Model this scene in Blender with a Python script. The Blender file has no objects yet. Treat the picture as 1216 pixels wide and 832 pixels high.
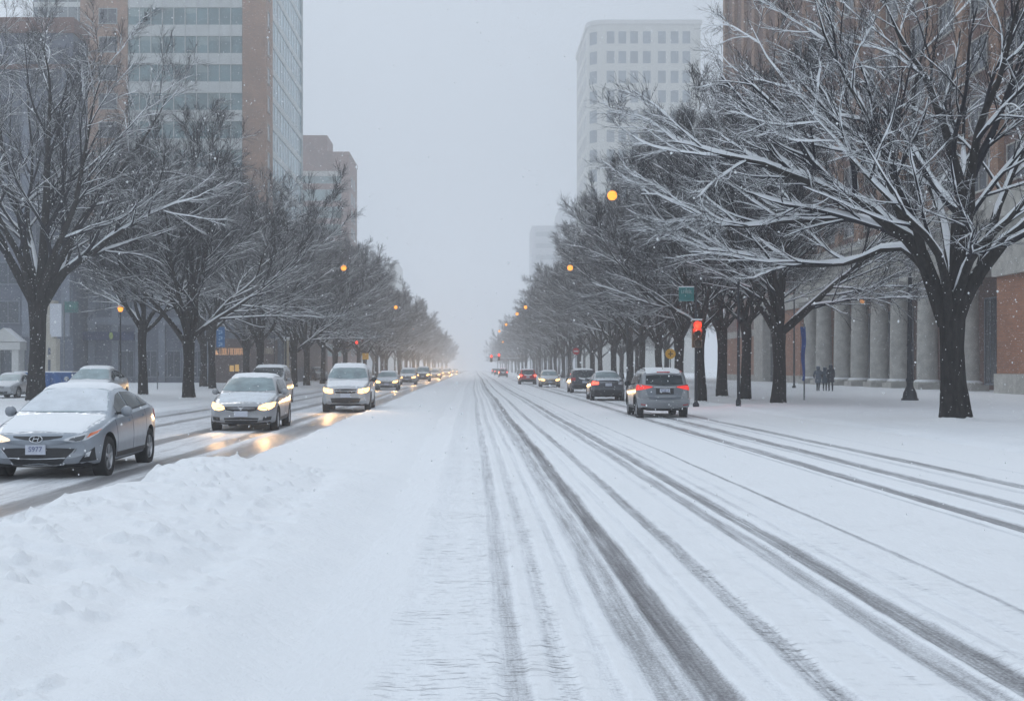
import bpy, bmesh, math, random
import numpy as np
from mathutils import Vector, Matrix
from mathutils.bvhtree import BVHTree

random.seed(7)
RNG = np.random.default_rng(11)
S = bpy.context.scene
R = math.radians

# ------------------------------------------------------------------ camera
CAMZ = 1.7
FPX = 1486.0            # focal length in pixels of the 1216 px wide photograph
cam_data = bpy.data.cameras.new("camera")
cam_data.sensor_width = 36.0
cam_data.lens = 36.0 * FPX / 1216.0
cam_data.shift_x = 45.0 / 1216.0
cam_data.shift_y = 21.0 / 1216.0
cam_data.clip_start = 0.1
cam_data.clip_end = 6000
cam = bpy.data.objects.new("camera", cam_data)
S.collection.objects.link(cam)
cam.location = (0, 0, CAMZ)
cam.rotation_euler = (R(90), 0, 0)
S.camera = cam

# ------------------------------------------------------------------ world: overcast winter daylight
world = bpy.data.worlds.new("World")
S.world = world
world.use_nodes = True
wn, wl = world.node_tree.nodes, world.node_tree.links
wn.clear()
SUN_EL, SUN_ROT = R(38), R(150)
sky = wn.new('ShaderNodeTexSky'); sky.sky_type = 'NISHITA'; sky.sun_disc = False
sky.sun_elevation = SUN_EL; sky.sun_rotation = SUN_ROT
sky.dust_density = 6; sky.air_density = 1.0
hsv = wn.new('ShaderNodeHueSaturation'); hsv.inputs['Saturation'].default_value = 0.35
wl.new(sky.outputs[0], hsv.inputs['Color'])
mixw = wn.new('ShaderNodeMixRGB'); mixw.inputs[0].default_value = 0.93
mixw.inputs[2].default_value = (5.95, 6.75, 7.75, 1)     # even cloud layer
wl.new(hsv.outputs[0], mixw.inputs[1])
bgn = wn.new('ShaderNodeBackground'); bgn.inputs[1].default_value = 0.0985
# overcast sky: brighter overhead than at the horizon
tcw = wn.new('ShaderNodeTexCoord'); spw = wn.new('ShaderNodeSeparateXYZ'); wl.new(tcw.outputs['Generated'], spw.inputs[0])
mrw = wn.new('ShaderNodeMapRange'); wl.new(spw.outputs[2], mrw.inputs[0])
mrw.inputs[1].default_value = 0; mrw.inputs[2].default_value = 1; mrw.inputs[3].default_value = .82; mrw.inputs[4].default_value = 1.5
vmw = wn.new('ShaderNodeMixRGB'); vmw.blend_type = 'MULTIPLY'; vmw.inputs[0].default_value = 1
wl.new(mixw.outputs[0], vmw.inputs[1]); wl.new(mrw.outputs[0], vmw.inputs[2])
wl.new(vmw.outputs[0], bgn.inputs[0])
wo = wn.new('ShaderNodeOutputWorld'); wl.new(bgn.outputs[0], wo.inputs[0])

sun_d = bpy.data.lights.new("sun", 'SUN'); sun_d.energy = 0.5; sun_d.angle = R(25); sun_d.color = (1, 0.97, 0.93)
sun = bpy.data.objects.new("sun", sun_d); S.collection.objects.link(sun)
sun.rotation_euler = (R(90) - SUN_EL, 0, R(180) - SUN_ROT + R(180))
sun.location = (0, 0, 50)

S.view_settings.view_transform = 'Standard'
S.view_settings.look = 'None'
S.view_settings.exposure = 0.0
S.view_settings.gamma = 1.0
S.view_settings.use_curve_mapping = False
cy = S.cycles
cy.use_denoising = True
cy.max_bounces = 8; cy.diffuse_bounces = 3; cy.glossy_bounces = 3
cy.transmission_bounces = 3; cy.volume_bounces = 4; cy.transparent_max_bounces = 6
cy.caustics_reflective = False; cy.caustics_refractive = False
cy.sample_clamp_indirect = 2.0

# ------------------------------------------------------------------ helpers
def P(px, py, d):
    "world point seen at photograph pixel (px, py) at distance d"
    return Vector(((px - 563.0) / FPX * d, d, CAMZ + (437.0 - py) / FPX * d))

def link(o, parent=None):
    S.collection.objects.link(o)
    if parent is not None:
        o.parent = parent
    return o

def tag(o, label=None, cat=None, group=None, kind=None):
    if label: o['label'] = label
    if cat: o['category'] = cat
    if group: o['group'] = group
    if kind: o['kind'] = kind
    return o

def empty(name, loc=(0, 0, 0), rz=0.0):
    o = bpy.data.objects.new(name, None)
    o.empty_display_size = 0.3
    S.collection.objects.link(o)
    o.location = loc
    o.rotation_euler = (0, 0, rz)
    return o

def mk(name, verts, faces, mat, parent=None, smooth=False, mats=None, midx=None, attrs=None):
    me = bpy.data.meshes.new(name)
    v = np.asarray(verts, dtype=np.float32).reshape(-1, 3)
    if isinstance(faces, np.ndarray):
        nf, k = faces.shape
        me.vertices.add(len(v)); me.vertices.foreach_set('co', v.ravel())
        me.loops.add(nf * k); me.loops.foreach_set('vertex_index', faces.astype(np.int32).ravel())
        me.polygons.add(nf)
        me.polygons.foreach_set('loop_start', (np.arange(nf) * k).astype(np.int32))
        me.polygons.foreach_set('loop_total', np.full(nf, k, dtype=np.int32))
    else:
        me.from_pydata([tuple(float(c) for c in p) for p in v], [], faces)
    if mats:
        for m in mats: me.materials.append(m)
        if midx is not None:
            me.polygons.foreach_set('material_index', np.asarray(midx, dtype=np.int32))
    elif mat is not None:
        me.materials.append(mat)
    if attrs:
        for k_, a in attrs.items():
            at = me.attributes.new(k_, 'FLOAT', 'POINT')
            at.data.foreach_set('value', np.asarray(a, dtype=np.float32).ravel())
    me.update(calc_edges=True)
    if smooth:
        me.polygons.foreach_set('use_smooth', np.ones(len(me.polygons), dtype=bool))
    me.validate()
    o = bpy.data.objects.new(name, me)
    return link(o, parent)

class MB:
    "collects boxes, tubes and lathes into one mesh"
    def __init__(s): s.v = []; s.f = []
    def add(s, vs, fs):
        n = len(s.v); s.v += [tuple(p) for p in vs]; s.f += [tuple(i + n for i in f) for f in fs]; return s
    def box(s, x0, x1, y0, y1, z0, z1):
        return s.add([(x0,y0,z0),(x1,y0,z0),(x1,y1,z0),(x0,y1,z0),(x0,y0,z1),(x1,y0,z1),(x1,y1,z1),(x0,y1,z1)],
                     [(0,3,2,1),(4,5,6,7),(0,1,5,4),(1,2,6,5),(2,3,7,6),(3,0,4,7)])
    def tube(s, p0, p1, r0, r1=None, n=10, caps=True):
        r1 = r0 if r1 is None else r1
        p0 = Vector(p0); p1 = Vector(p1); t = (p1 - p0).normalized()
        a = t.cross(Vector((0,0,1)) if abs(t.z) < .9 else Vector((1,0,0))).normalized(); b = t.cross(a)
        vs = []
        for p, r in ((p0, r0), (p1, r1)):
            for i in range(n):
                w = 2*math.pi*i/n; vs.append(p + a*(math.cos(w)*r) + b*(math.sin(w)*r))
        fs = [(i, (i+1)%n, n+(i+1)%n, n+i) for i in range(n)]
        if caps: fs += [tuple(range(n))[::-1], tuple(range(n, 2*n))]
        return s.add(vs, fs)
    def path(s, pts, rs, n=8):
        for i in range(len(pts)-1):
            s.tube(pts[i], pts[i+1], rs[i], rs[i+1], n)
        return s
    def lathe(s, prof, n=20, c=(0,0,0), axis='z'):
        "prof: list of (r, h)"
        vs = []
        for r, h in prof:
            for i in range(n):
                w = 2*math.pi*i/n
                if axis == 'z': vs.append((c[0]+r*math.cos(w), c[1]+r*math.sin(w), c[2]+h))
                else: vs.append((c[0]+h, c[1]+r*math.cos(w), c[2]+r*math.sin(w)))
        m = len(prof); fs = []
        for j in range(m-1):
            for i in range(n):
                fs.append((j*n+i, j*n+(i+1)%n, (j+1)*n+(i+1)%n, (j+1)*n+i))
        fs += [tuple(range(n))[::-1], tuple(range((m-1)*n, m*n))]
        return s.add(vs, fs)
    def build(s, name, mat, parent=None, smooth=False):
        o = mk(name, s.v, s.f, mat, parent)
        bm = bmesh.new(); bm.from_mesh(o.data)
        bmesh.ops.recalc_face_normals(bm, faces=bm.faces)
        if smooth:
            for f in bm.faces: f.smooth = True
            for e in bm.edges:
                if len(e.link_faces) == 2 and e.calc_face_angle(0) > R(40): e.smooth = False
        bm.to_mesh(o.data); bm.free()
        return o

# ---- numpy noise
def _hash(ix, iy, seed):
    n = (ix * 374761393 + iy * 668265263 + seed * 974634777) & 0xFFFFFFFF
    n = ((n ^ (n >> 13)) * 1274126177) & 0xFFFFFFFF
    n = n ^ (n >> 16)
    return (n & 0xFFFF) / 65535.0
def vnoise(x, y, seed=0):
    ix = np.floor(x).astype(np.int64); iy = np.floor(y).astype(np.int64)
    fx = x - ix; fy = y - iy
    fx = fx*fx*(3-2*fx); fy = fy*fy*(3-2*fy)
    a = _hash(ix, iy, seed); b = _hash(ix+1, iy, seed); c = _hash(ix, iy+1, seed); d = _hash(ix+1, iy+1, seed)
    return (a*(1-fx)+b*fx)*(1-fy) + (c*(1-fx)+d*fx)*fy
def fbm(x, y, seed=0, octs=4):
    t = 0; a = .5; s = 0
    for i in range(octs):
        t = t + a*vnoise(x*2**i + 17.3*i, y*2**i - 9.1*i, seed+i); s += a; a *= .5
    return t/s
def sstep(a, b, x):
    t = np.clip((x-a)/(b-a), 0, 1); return t*t*(3-2*t)

# ---- node materials
class N:
    def __init__(s, name):
        s.m = bpy.data.materials.new(name); s.m.use_nodes = True
        s.t = s.m.node_tree; s.t.nodes.clear()
        s.out = s.t.nodes.new('ShaderNodeOutputMaterial')
        s.b = s.t.nodes.new('ShaderNodeBsdfPrincipled')
        s.t.links.new(s.b.outputs[0], s.out.inputs[0])
        s.tc = s.t.nodes.new('ShaderNodeTexCoord')
    def n(s, typ, **kw):
        x = s.t.nodes.new(typ)
        for k, v in kw.items(): setattr(x, k, v)
        return x
    def l(s, a, b): s.t.links.new(a, b)
    def put(s, inp, v):
        if hasattr(v, 'is_linked') or hasattr(v, 'links'): s.l(v, inp)
        elif isinstance(v, (tuple, list)): inp.default_value = tuple(v) + ((1,) if len(v) == 3 and len(inp.default_value) == 4 else ())
        else: inp.default_value = v
    def math(s, op, a, b=0.0, clamp=False):
        x = s.n('ShaderNodeMath', operation=op, use_clamp=clamp); s.put(x.inputs[0], a); s.put(x.inputs[1], b); return x.outputs[0]
    def mapped(s, scale, src='Object'):
        x = s.n('ShaderNodeMapping'); x.inputs['Scale'].default_value = scale if isinstance(scale, tuple) else (scale,)*3
        s.l(s.tc.outputs[src], x.inputs[0]); return x.outputs[0]
    def noise(s, scale, detail=4, rough=.55, vec=None):
        x = s.n('ShaderNodeTexNoise'); x.inputs['Detail'].default_value = detail; x.inputs['Roughness'].default_value = rough
        if isinstance(scale, tuple):
            x.inputs['Scale'].default_value = 1; s.l(s.mapped(scale), x.inputs['Vector'])
        else:
            x.inputs['Scale'].default_value = scale; s.l(vec or s.tc.outputs['Object'], x.inputs['Vector'])
        return x.outputs[0]
    def ramp(s, fac, stops, interp='LINEAR'):
        x = s.n('ShaderNodeValToRGB'); cr = x.color_ramp; cr.interpolation = interp
        while len(cr.elements) > 1: cr.elements.remove(cr.elements[-1])
        for i, (p, c) in enumerate(stops):
            e = cr.elements[0] if i == 0 else cr.elements.new(p)
            e.position = p
            e.color = (c, c, c, 1) if not isinstance(c, tuple) else (*c, 1)
        s.l(fac, x.inputs[0]); return x.outputs[0]
    def mix(s, fac, a, b, mode='MIX'):
        x = s.n('ShaderNodeMixRGB', blend_type=mode); s.put(x.inputs[0], fac); s.put(x.inputs[1], a); s.put(x.inputs[2], b); return x.outputs[0]
    def bump(s, h, strength=.3, dist=.02, normal=None):
        x = s.n('ShaderNodeBump'); x.inputs['Strength'].default_value = strength; x.inputs['Distance'].default_value = dist
        s.l(h, x.inputs['Height'])
        if normal is not None: s.l(normal, x.inputs['Normal'])
        return x.outputs[0]
    def col(s, v): s.put(s.b.inputs['Base Color'], v); return s
    def rough(s, v): s.put(s.b.inputs['Roughness'], v); return s
    def nrm(s, v): s.l(v, s.b.inputs['Normal']); return s
    def normal_z(s):
        g = s.n('ShaderNodeNewGeometry'); sp = s.n('ShaderNodeSeparateXYZ'); s.l(g.outputs['Normal'], sp.inputs[0]); return sp.outputs[2]

SNOWC = (.88, .90, .92)
def plain(name, c, rough=.6, var=.12, scale=3.0, metal=0.0, spec=.5, bump=0.0, bscale=40, snow=None, coat=0.0):
    m = N(name)
    d = tuple(x*(1-var) for x in c); u = tuple(min(1, x*(1+var)) for x in c)
    nz = m.noise(scale, 5)
    colr = m.ramp(nz, [(.3, d), (.7, u)])
    if snow is not None:
        nn = m.math('ADD', m.normal_z(), m.math('MULTIPLY', m.math('SUBTRACT', m.noise(9.0, 4), .5), .5))
        f = m.ramp(nn, [(snow, 0.0), (snow+.12, 1.0)])
        colr = m.mix(f, colr, SNOWC)
    m.col(colr).rough(rough)
    m.b.inputs['Metallic'].default_value = metal
    m.b.inputs['Specular IOR Level'].default_value = spec
    if coat:
        m.b.inputs['Coat Weight'].default_value = coat; m.b.inputs['Coat Roughness'].default_value = .08
    if bump: m.nrm(m.bump(m.noise(bscale, 4), bump, .02))
    return m.m
def emit(name, c, strength, base=None):
    base = base or tuple(x*.12 for x in c)
    m = N(name); m.col(base); m.b.inputs['Emission Color'].default_value = (*c, 1); m.b.inputs['Emission Strength'].default_value = strength
    return m.m
def brick(name, c1, c2, mortar, sc=1.0, bump=.4):
    m = N(name)
    sp = m.n('ShaderNodeSeparateXYZ'); m.l(m.tc.outputs['Object'], sp.inputs[0])
    cb = m.n('ShaderNodeCombineXYZ'); m.l(m.math('ADD', sp.outputs[0], sp.outputs[1]), cb.inputs[0]); m.l(sp.outputs[2], cb.inputs[1])
    b = m.n('ShaderNodeTexBrick'); m.l(cb.outputs[0], b.inputs['Vector'])
    b.inputs['Color1'].default_value = (*c1, 1); b.inputs['Color2'].default_value = (*c2, 1); b.inputs['Mortar'].default_value = (*mortar, 1)
    b.inputs['Scale'].default_value = 1; b.inputs['Brick Width'].default_value = .42*sc; b.inputs['Row Height'].default_value = .14*sc
    b.inputs['Mortar Size'].default_value = .014*sc; b.inputs['Bias'].default_value = 0
    big = m.ramp(m.noise(.35, 4), [(.3, .78), (.7, 1.12)])
    m.col(m.mix(1.0, b.outputs[0], big, 'MULTIPLY')).rough(.85)
    m.nrm(m.bump(b.outputs[1], -bump, .01))
    return m.m
def glass(name, c, rough=.12, var=.25, scale=.25):
    m = N(name)
    d = tuple(x*(1-var) for x in c); u = tuple(min(1, x*(1+var)) for x in c)
    m.col(m.ramp(m.noise(scale, 3), [(.35, d), (.65, u)])).rough(rough)
    m.b.inputs['Specular IOR Level'].default_value = .5
    m.nrm(m.bump(m.noise(.6, 2), .06, .05))
    return m.m

def snow_mat(name, base=SNOWC, fine=1.0):
    m = N(name)
    n1 = m.noise(1.3, 5, .6); n2 = m.noise(26.0, 5, .65); n3 = m.noise(170.0, 2)
    m.col(m.mix(m.ramp(n1, [(.35, 0.0), (.7, 1.0)]), tuple(c*.965 for c in base), base)).rough(.75)
    b1 = m.bump(n2, .35*fine, .02); m.nrm(m.bump(n3, .25*fine, .004, b1))
    m.b.inputs['Specular IOR Level'].default_value = .3
    return m.m

M = {}
M['snow'] = snow_mat('snow')
M['snow_soft'] = snow_mat('snow_soft', fine=.5)
M['stone'] = plain('stone', (.46,.445,.41), .85, .22, 1.6, bump=.3, bscale=18, snow=.55)
M['stone_pale'] = plain('stone_pale', (.52,.52,.50), .8, .08, .6, bump=.2, bscale=8, snow=.6)
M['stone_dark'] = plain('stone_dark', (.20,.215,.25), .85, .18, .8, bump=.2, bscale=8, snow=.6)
M['brick_orange'] = brick('brick_orange', (.42,.17,.08), (.31,.12,.06), (.25,.2,.17))
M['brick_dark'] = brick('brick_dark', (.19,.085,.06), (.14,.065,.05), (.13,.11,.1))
M['brick_tower'] = brick('brick_tower', (.36,.185,.105), (.27,.135,.08), (.26,.22,.18))
M['brick_brown'] = brick('brick_brown', (.26,.13,.10), (.20,.10,.08), (.18,.15,.13))
M['slate'] = plain('slate', (.085,.10,.135), .7, .2, .5, bump=.2, bscale=6)
M['slate_light'] = plain('slate_light', (.15,.17,.21), .7, .2, .7)
M['panel'] = plain('panel', (.50,.53,.52), .5, .08, .5)
M['mullion'] = plain('mullion', (.32,.35,.36), .4, .08, 2, metal=.3)
M['glass_teal'] = glass('glass_teal', (.11,.20,.22))
M['glass_side'] = glass('glass_side', (.17,.29,.33))
M['glass_dark'] = glass('glass_dark', (.03,.042,.06))
M['glass_pale'] = glass('glass_pale', (.10,.14,.17))
M['glass_green'] = glass('glass_green', (.20,.28,.28))
M['white_tower'] = plain('white_tower', (.48,.48,.44), .8, .06, .3)
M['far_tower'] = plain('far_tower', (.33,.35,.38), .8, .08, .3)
M['black_metal'] = plain('black_metal', (.018,.022,.03), .45, .2, 6, metal=.3, snow=.8)
M['grey_metal'] = plain('grey_metal', (.16,.17,.18), .5, .15, 5, metal=.5, snow=.8)
M['cream'] = plain('cream', (.40,.37,.31), .8, .12, 1.5, snow=.6)
M['white_board'] = plain('white_board', (.52,.54,.58), .6, .05, 2)
M['navy'] = plain('navy', (.012,.022,.075), .6, .2, 2, snow=.75)
M['blue_sign'] = plain('blue_sign', (.03,.17,.42), .5, .12, 5)
M['blue_banner'] = plain('blue_banner', (.02,.06,.25), .6, .4, 3)
M['green_sign'] = plain('green_sign', (.01,.16,.16), .5, .2, 5)
M['dark_green'] = plain('dark_green', (.02,.11,.10), .6, .2, 3)
M['yellow_sign'] = plain('yellow_sign', (.85,.45,.03), .5, .05, 3)
M['sign_white'] = plain('sign_white', (.7,.72,.74), .5, .05, 3)
M['sign_orange'] = emit('sign_orange', (1.0,.55,.3), .45, (.5,.3,.15))
M['sign_pale'] = emit('sign_pale', (.9,.85,.75), .2)
M['shop_glow'] = emit('shop_glow', (1.0,.62,.2), .45)
M['shop_brown'] = plain('shop_brown', (.10,.075,.07), .7, .2, 2)
M['amber_lamp'] = emit('amber_lamp', (1.0,.36,.04), 1.9)
M['amber_weak'] = emit('amber_weak', (1.0,.42,.12), .8)
M['red_lamp'] = emit('red_lamp', (1.0,.03,.012), 22)
M['red_core'] = emit('red_core', (1.0,.03,.012), 3.2)
M['lens_off'] = plain('lens_off', (.04,.03,.01), .3)
M['signal_body'] = plain('signal_body', (.10,.055,.02), .5, .2, 8, snow=.7)

# bark with snow caught on everything that faces up
def bark_mat(name, thr, base=(.007,.0065,.007), tint=(.045,.04,.038)):
    m = N(name)
    n1 = m.noise((9, 9, 2.2), 5, .65)
    bark = m.ramp(n1, [(.3, base), (.7, tint)])
    nn = m.math('ADD', m.normal_z(), m.math('MULTIPLY', m.math('SUBTRACT', m.noise(6.0, 5), .5), .9))
    f = m.ramp(nn, [(thr, 0.0), (thr+.1, 1.0)])
    m.col(m.mix(f, bark, SNOWC)).rough(.9)
    m.nrm(m.bump(n1, .9, .04))
    m.b.inputs['Specular IOR Level'].default_value = .08
    return m.m
M['bark'] = bark_mat('bark', .62)
M['twig'] = bark_mat('twig', .60, (.012,.0125,.018), (.025,.025,.033))
# ================================================================== GROUND
XL_KERB, XR_KERB = -12.6, 10.3
def meander(y): return .10*np.sin(y/31.0+1.0) + .035*np.sin(y/9.0)
def pave_h(x, y):
    "snow surface of the pavements"
    base = .13 + .035*(fbm(x*.35, y*.35, 3)-.5)*2 + .02*(fbm(x*1.7, y*1.7, 9)-.5)
    return base
def gz(x, y):
    x = float(x); y = float(y)
    if x > XR_KERB or x < XL_KERB:
        return float(pave_h(np.array([x]), np.array([y]))[0]) - .02
    return .0

def rows(y0, y1, k):
    r = [y0]
    while r[-1] < y1: r.append(r[-1] + max(.02, r[-1]*k))
    return np.array(r)
def sheet(name, xs, ys, zfun, mat, attrs=None):
    X, Y = np.meshgrid(xs, ys)
    Z = zfun(X, Y)
    nx, ny = len(xs), len(ys)
    idx = np.arange(nx*ny).reshape(ny, nx)
    F = np.stack([idx[:-1,:-1], idx[:-1,1:], idx[1:,1:], idx[1:,:-1]], -1).reshape(-1, 4)
    at = {k: f(X, Y) for k, f in (attrs or {}).items()}
    o = mk(name, np.stack([X, Y, Z], -1).reshape(-1, 3), F, mat, smooth=True, attrs=at)
    return tag(o, kind='structure')

# (centre, half width, exposure, tread, rut depth)
TR = [(1.14,.11,.64,.1,.022),(.90,.13,.36,.3,.015),(.62,.05,.18,.2,.008),(1.74,.085,.36,1.,.014),(1.45,.05,.14,.3,.004),
      (.10,.085,.27,.2,.013),(.37,.07,.18,.9,.01),(-.42,.2,.07,.8,.005),(-.05,.2,.06,.8,.0),
      (2.80,.12,.52,.2,.018),(2.52,.11,.34,.3,.012),(2.25,.05,.12,.5,.0),(3.05,.05,.2,.3,.0),(3.72,.045,.38,.3,.008),(3.3,.05,.12,.6,.0),
      (5.62,.15,.56,.2,.018),(5.35,.06,.25,.2,.008),(6.50,.13,.56,.2,.018),(6.22,.07,.28,.3,.008),(7.62,.12,.5,.2,.014),(7.2,.07,.22,.2,.006),(8.6,.05,.14,.2,.003)]
TL = [(-4.75,.42,.80,.1,.01),(-5.65,.22,.80,.1,.012),(-7.25,.26,.78,.1,.012),(-6.4,.12,.35,.1,0),(-8.1,.1,.35,.1,0),
      (-9.25,.24,.66,.1,.012),(-10.85,.24,.66,.1,.012),(-10.0,.1,.3,.1,0)]
def expo(X, Y):
    x = X - meander(Y)
    wob = (vnoise(x*0+3.0, Y*.35, 5)-.5)*.035 + (fbm(x*0+8.0, Y*2.2, 6, 3)-.5)*.02
    e = np.zeros_like(X)
    ls = X < -4.1
    for c, hw, st, tr, rd in TR:
        if c > 3.4: cc = c + .05*np.sin(Y/40+c)
        else: cc = c
        k = .75 + .5*fbm(X*0+c*7, Y*.22, 21, 3)
        g = np.exp(-(np.abs(x-cc-wob)/(hw*1.02))**4.5) * st * k * (.48+.95*fbm(X*38, Y*.5, 91, 3))
        e = np.maximum(e, g)
    el = .22 + .22*(fbm(X*.8, Y*.25, 33)-.3)
    el = np.clip(el, .0, 1)
    for c, hw, st, tr, rd in TL:
        k = .72 + .5*fbm(X*0+c*7, Y*.15, 22, 3)
        g = np.exp(-(np.abs(x-c-2*wob)/(hw*1.15))**3.6) * st * k * (.75+.5*fbm(X*14, Y*.3, 92, 3))
        el = np.maximum(el, g)
    el *= sstep(-12.7, -11.6, X)
    e = np.where(ls, el, e)
    # slushy lane further along on the right
    e = np.maximum(e, .17*np.exp(-((X-6.6)/1.8)**4)*sstep(35, 70, Y))
    e += .05*(fbm(X*1.3, Y*.35, 50)-.5)*(X > -4)
    return np.clip(e, 0, 1)
def tread(X, Y):
    x = X - meander(Y); t = np.zeros_like(X)
    for c, hw, st, tr, rd in TR:
        t = np.maximum(t, np.exp(-(np.abs(x-c)/(hw*1.25))**4)*tr)
    t = np.maximum(t, .65*np.exp(-((x+.15)/.52)**6))
    t = np.maximum(t, .36*sstep(-.9, -.3, x)*(1-sstep(4.8, 5.4, x)))
    return np.clip(t, 0, 1)*(X > -4)
def road_z(X, Y):
    x = X - meander(Y)
    z = .028 + .010*(fbm(X*2.2, Y*.9, 2)-.5) + .007*(fbm(X*9, Y*5, 14, 3)-.5) + .005*(fbm(X*30, Y*6, 15, 2)-.5)
    for c, hw, st, tr, rd in TR+TL:
        d = np.abs(x-c)/hw
        z = z - rd*1.0*np.exp(-d**6) + rd*.40*np.exp(-((d-1.3)/.18)**2)*(fbm(X*12, Y*5, 71, 3)*1.6-.2)
    # plough ridges along the lane edge
    z += .02*np.exp(-((x+.62)/.10)**2)*fbm(X*5, Y*1.5, 8)
    z += .035*sstep(9.2, 10.4, X) + .05*(1-sstep(-12.8, -12.0, X))
    return z

def road_material(WET=.5):
    m = N('road_snow')
    a = m.n('ShaderNodeAttribute', attribute_name='expo'); t = m.n('ShaderNodeAttribute', attribute_name='tread')
    e, tr = a.outputs['Fac'], t.outputs['Fac']
    nlong = m.math('ADD', m.math('MULTIPLY', m.noise((9, 1.0, 9), 6, .62), .5), m.math('MULTIPLY', m.noise((48, .7, 30), 4, .6), .5))       # streaks drawn out along the road
    nfine = m.noise(55.0, 5, .7)
    nmid = m.noise((14, 6, 14), 5, .6)
    ee = m.math('ADD', e, m.math('MULTIPLY', m.math('SUBTRACT', nlong, .5), m.math('MULTIPLY', m.math('MINIMUM', m.math('MULTIPLY', e, 3.0), 1.0), 1.15)))
    ee = m.math('ADD', ee, m.math('MULTIPLY', m.math('SUBTRACT', nfine, .5), m.math('MULTIPLY', m.math('MINIMUM', m.math('MULTIPLY', e, 3.0), 1.0), 1.25)))
    ee = m.math('ADD', ee, m.math('MULTIPLY', m.math('SUBTRACT', nmid, .5), .10))
    # tread dashes: short marks across the track
    dash = m.noise((6, 32, 9), 4, .55)
    d1 = m.ramp(dash, [(.57, 0.0), (.70, 1.0)])
    vor = m.n('ShaderNodeTexVoronoi'); vor.inputs['Scale'].default_value = 1
    m.l(m.mapped((15, 24, 20)), vor.inputs['Vector'])
    d2 = m.ramp(vor.outputs['Distance'], [(.10, .9), (.34, 0.0)])
    patch = m.ramp(m.noise(1.1, 3), [(.42, 0.0), (.62, 1.0)])
    hi = m.ramp(tr, [(.66, 0.0), (1.0, .8)])
    dd = m.math('MAXIMUM', m.math('MULTIPLY', m.math('MULTIPLY', d1, tr), m.math('ADD', m.math('MULTIPLY', patch, .7), .3)), m.math('MULTIPLY', d2, hi))
    ee = m.math('ADD', ee, m.math('MULTIPLY', dd, .55), clamp=True)
    c = m.ramp(ee, [(0.0, (.88,.90,.92)), (.10, (.85,.875,.90)), (.28, (.66,.68,.71)), (.45, (.46,.47,.49)), (.68, (.27,.27,.285)), (1.0, (.13,.127,.132))])
    m.col(c)
    m.rough(m.ramp(ee, [(0.0, .8), (.3, .65), (.6, WET), (1.0, WET)]))
    h = m.math('SUBTRACT', m.math('MULTIPLY', nfine, .35), m.math('MULTIPLY', ee, .8))
    h = m.math('ADD', h, m.math('MULTIPLY', nmid, .9))
    h = m.math('SUBTRACT', h, m.math('MULTIPLY', dd, .5))
    m.nrm(m.bump(h, .9, .028))
    return m.m
M['road'] = road_material(.55); M['road_wet'] = road_material(.36)

# ground sheet to the horizon
g = MB(); g.add([(-700,-200,-.08),(700,-200,-.08),(700,1900,-.08),(-700,1900,-.08)], [(0,1,2,3)])
tag(g.build('ground', M['snow']), kind='structure')
ys = np.concatenate([rows(3.5, 70, .0052)[:-1], rows(70, 950, .02)])
xr = np.concatenate([np.arange(-1.4, 4.0, .018), np.arange(4.0, 8.3, .03), np.arange(8.3, 11.3, .08)])
sheet('road', xr, ys, road_z, M['road'], {'expo': expo, 'tread': tread})
xl = np.concatenate([np.arange(-13.2, -8.0, .06), np.arange(-8.0, -3.6, .035)])
ysl = np.concatenate([rows(9, 70, .007)[:-1], rows(70, 950, .02)])
sheet('road', xl, ysl, road_z, M['road_wet'], {'expo': expo, 'tread': tread})

# ploughed snow bank between the two carriageways
def bank_z(X, Y):
    near = 1 - sstep(17.2, 20.5, Y + 2.2*(vnoise(X*.9, Y*.5, 4)-.5))
    n0 = fbm(Y*.55, Y*0+2, 6, 3)
    edge = -4.28 + .55*(n0-.5) + .35*(vnoise(Y*1.9, Y*0, 12)-.5)*near + .2*(1-near)
    h0 = .075 + .37*near
    rise = sstep(0, 1, (X-edge)/(.20+.42*near))
    plate = 1 - .60*sstep(-3.6, -1.75, X) - .33*sstep(-1.9, -1.0, X)
    z = h0*rise*plate
    lump = (fbm(X*1.1, Y*.9, 40, 3)-.5)*.15 + (fbm(X*4.0, Y*3.5, 41, 4)-.5)*.045
    clod = np.clip(fbm(X*7, Y*6, 43, 3)-.64, 0, 1)*.30
    pit = np.clip(fbm(X*2.6, Y*2.3, 47, 3)-.60, 0, 1)*-.34
    fade = rise*(1-.92*sstep(-2.3, -1.3, X))
    z = z + (lump + clod + pit)*fade*(.22+.78*near)
    z += .05*np.exp(-((X+4.0)/.2)**2)*(fbm(X*5, Y*5, 44)-.3)*rise
    # groove where the bank meets the scraped shoulder
    z -= .035*np.exp(-((X+2.05+.25*(n0-.5))/.16)**2)*near
    z = z + .018*(fbm(X*3, Y*2, 45)-.5)
    drop = sstep(0, .12, X-(edge-.12))
    z = z*drop - .04*(1-drop)
    endr = 1-sstep(-1.5, -.45, X + .35*(fbm(Y*.5, Y*0+5, 15)-.5))
    return z*(.25+.75*endr) + .048*endr - .03*(1-endr)
xb = np.concatenate([np.arange(-4.9, -.4, .026)])
ysb = np.concatenate([rows(3.5, 60, .0046)[:-1], rows(60, 950, .02)])
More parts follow.
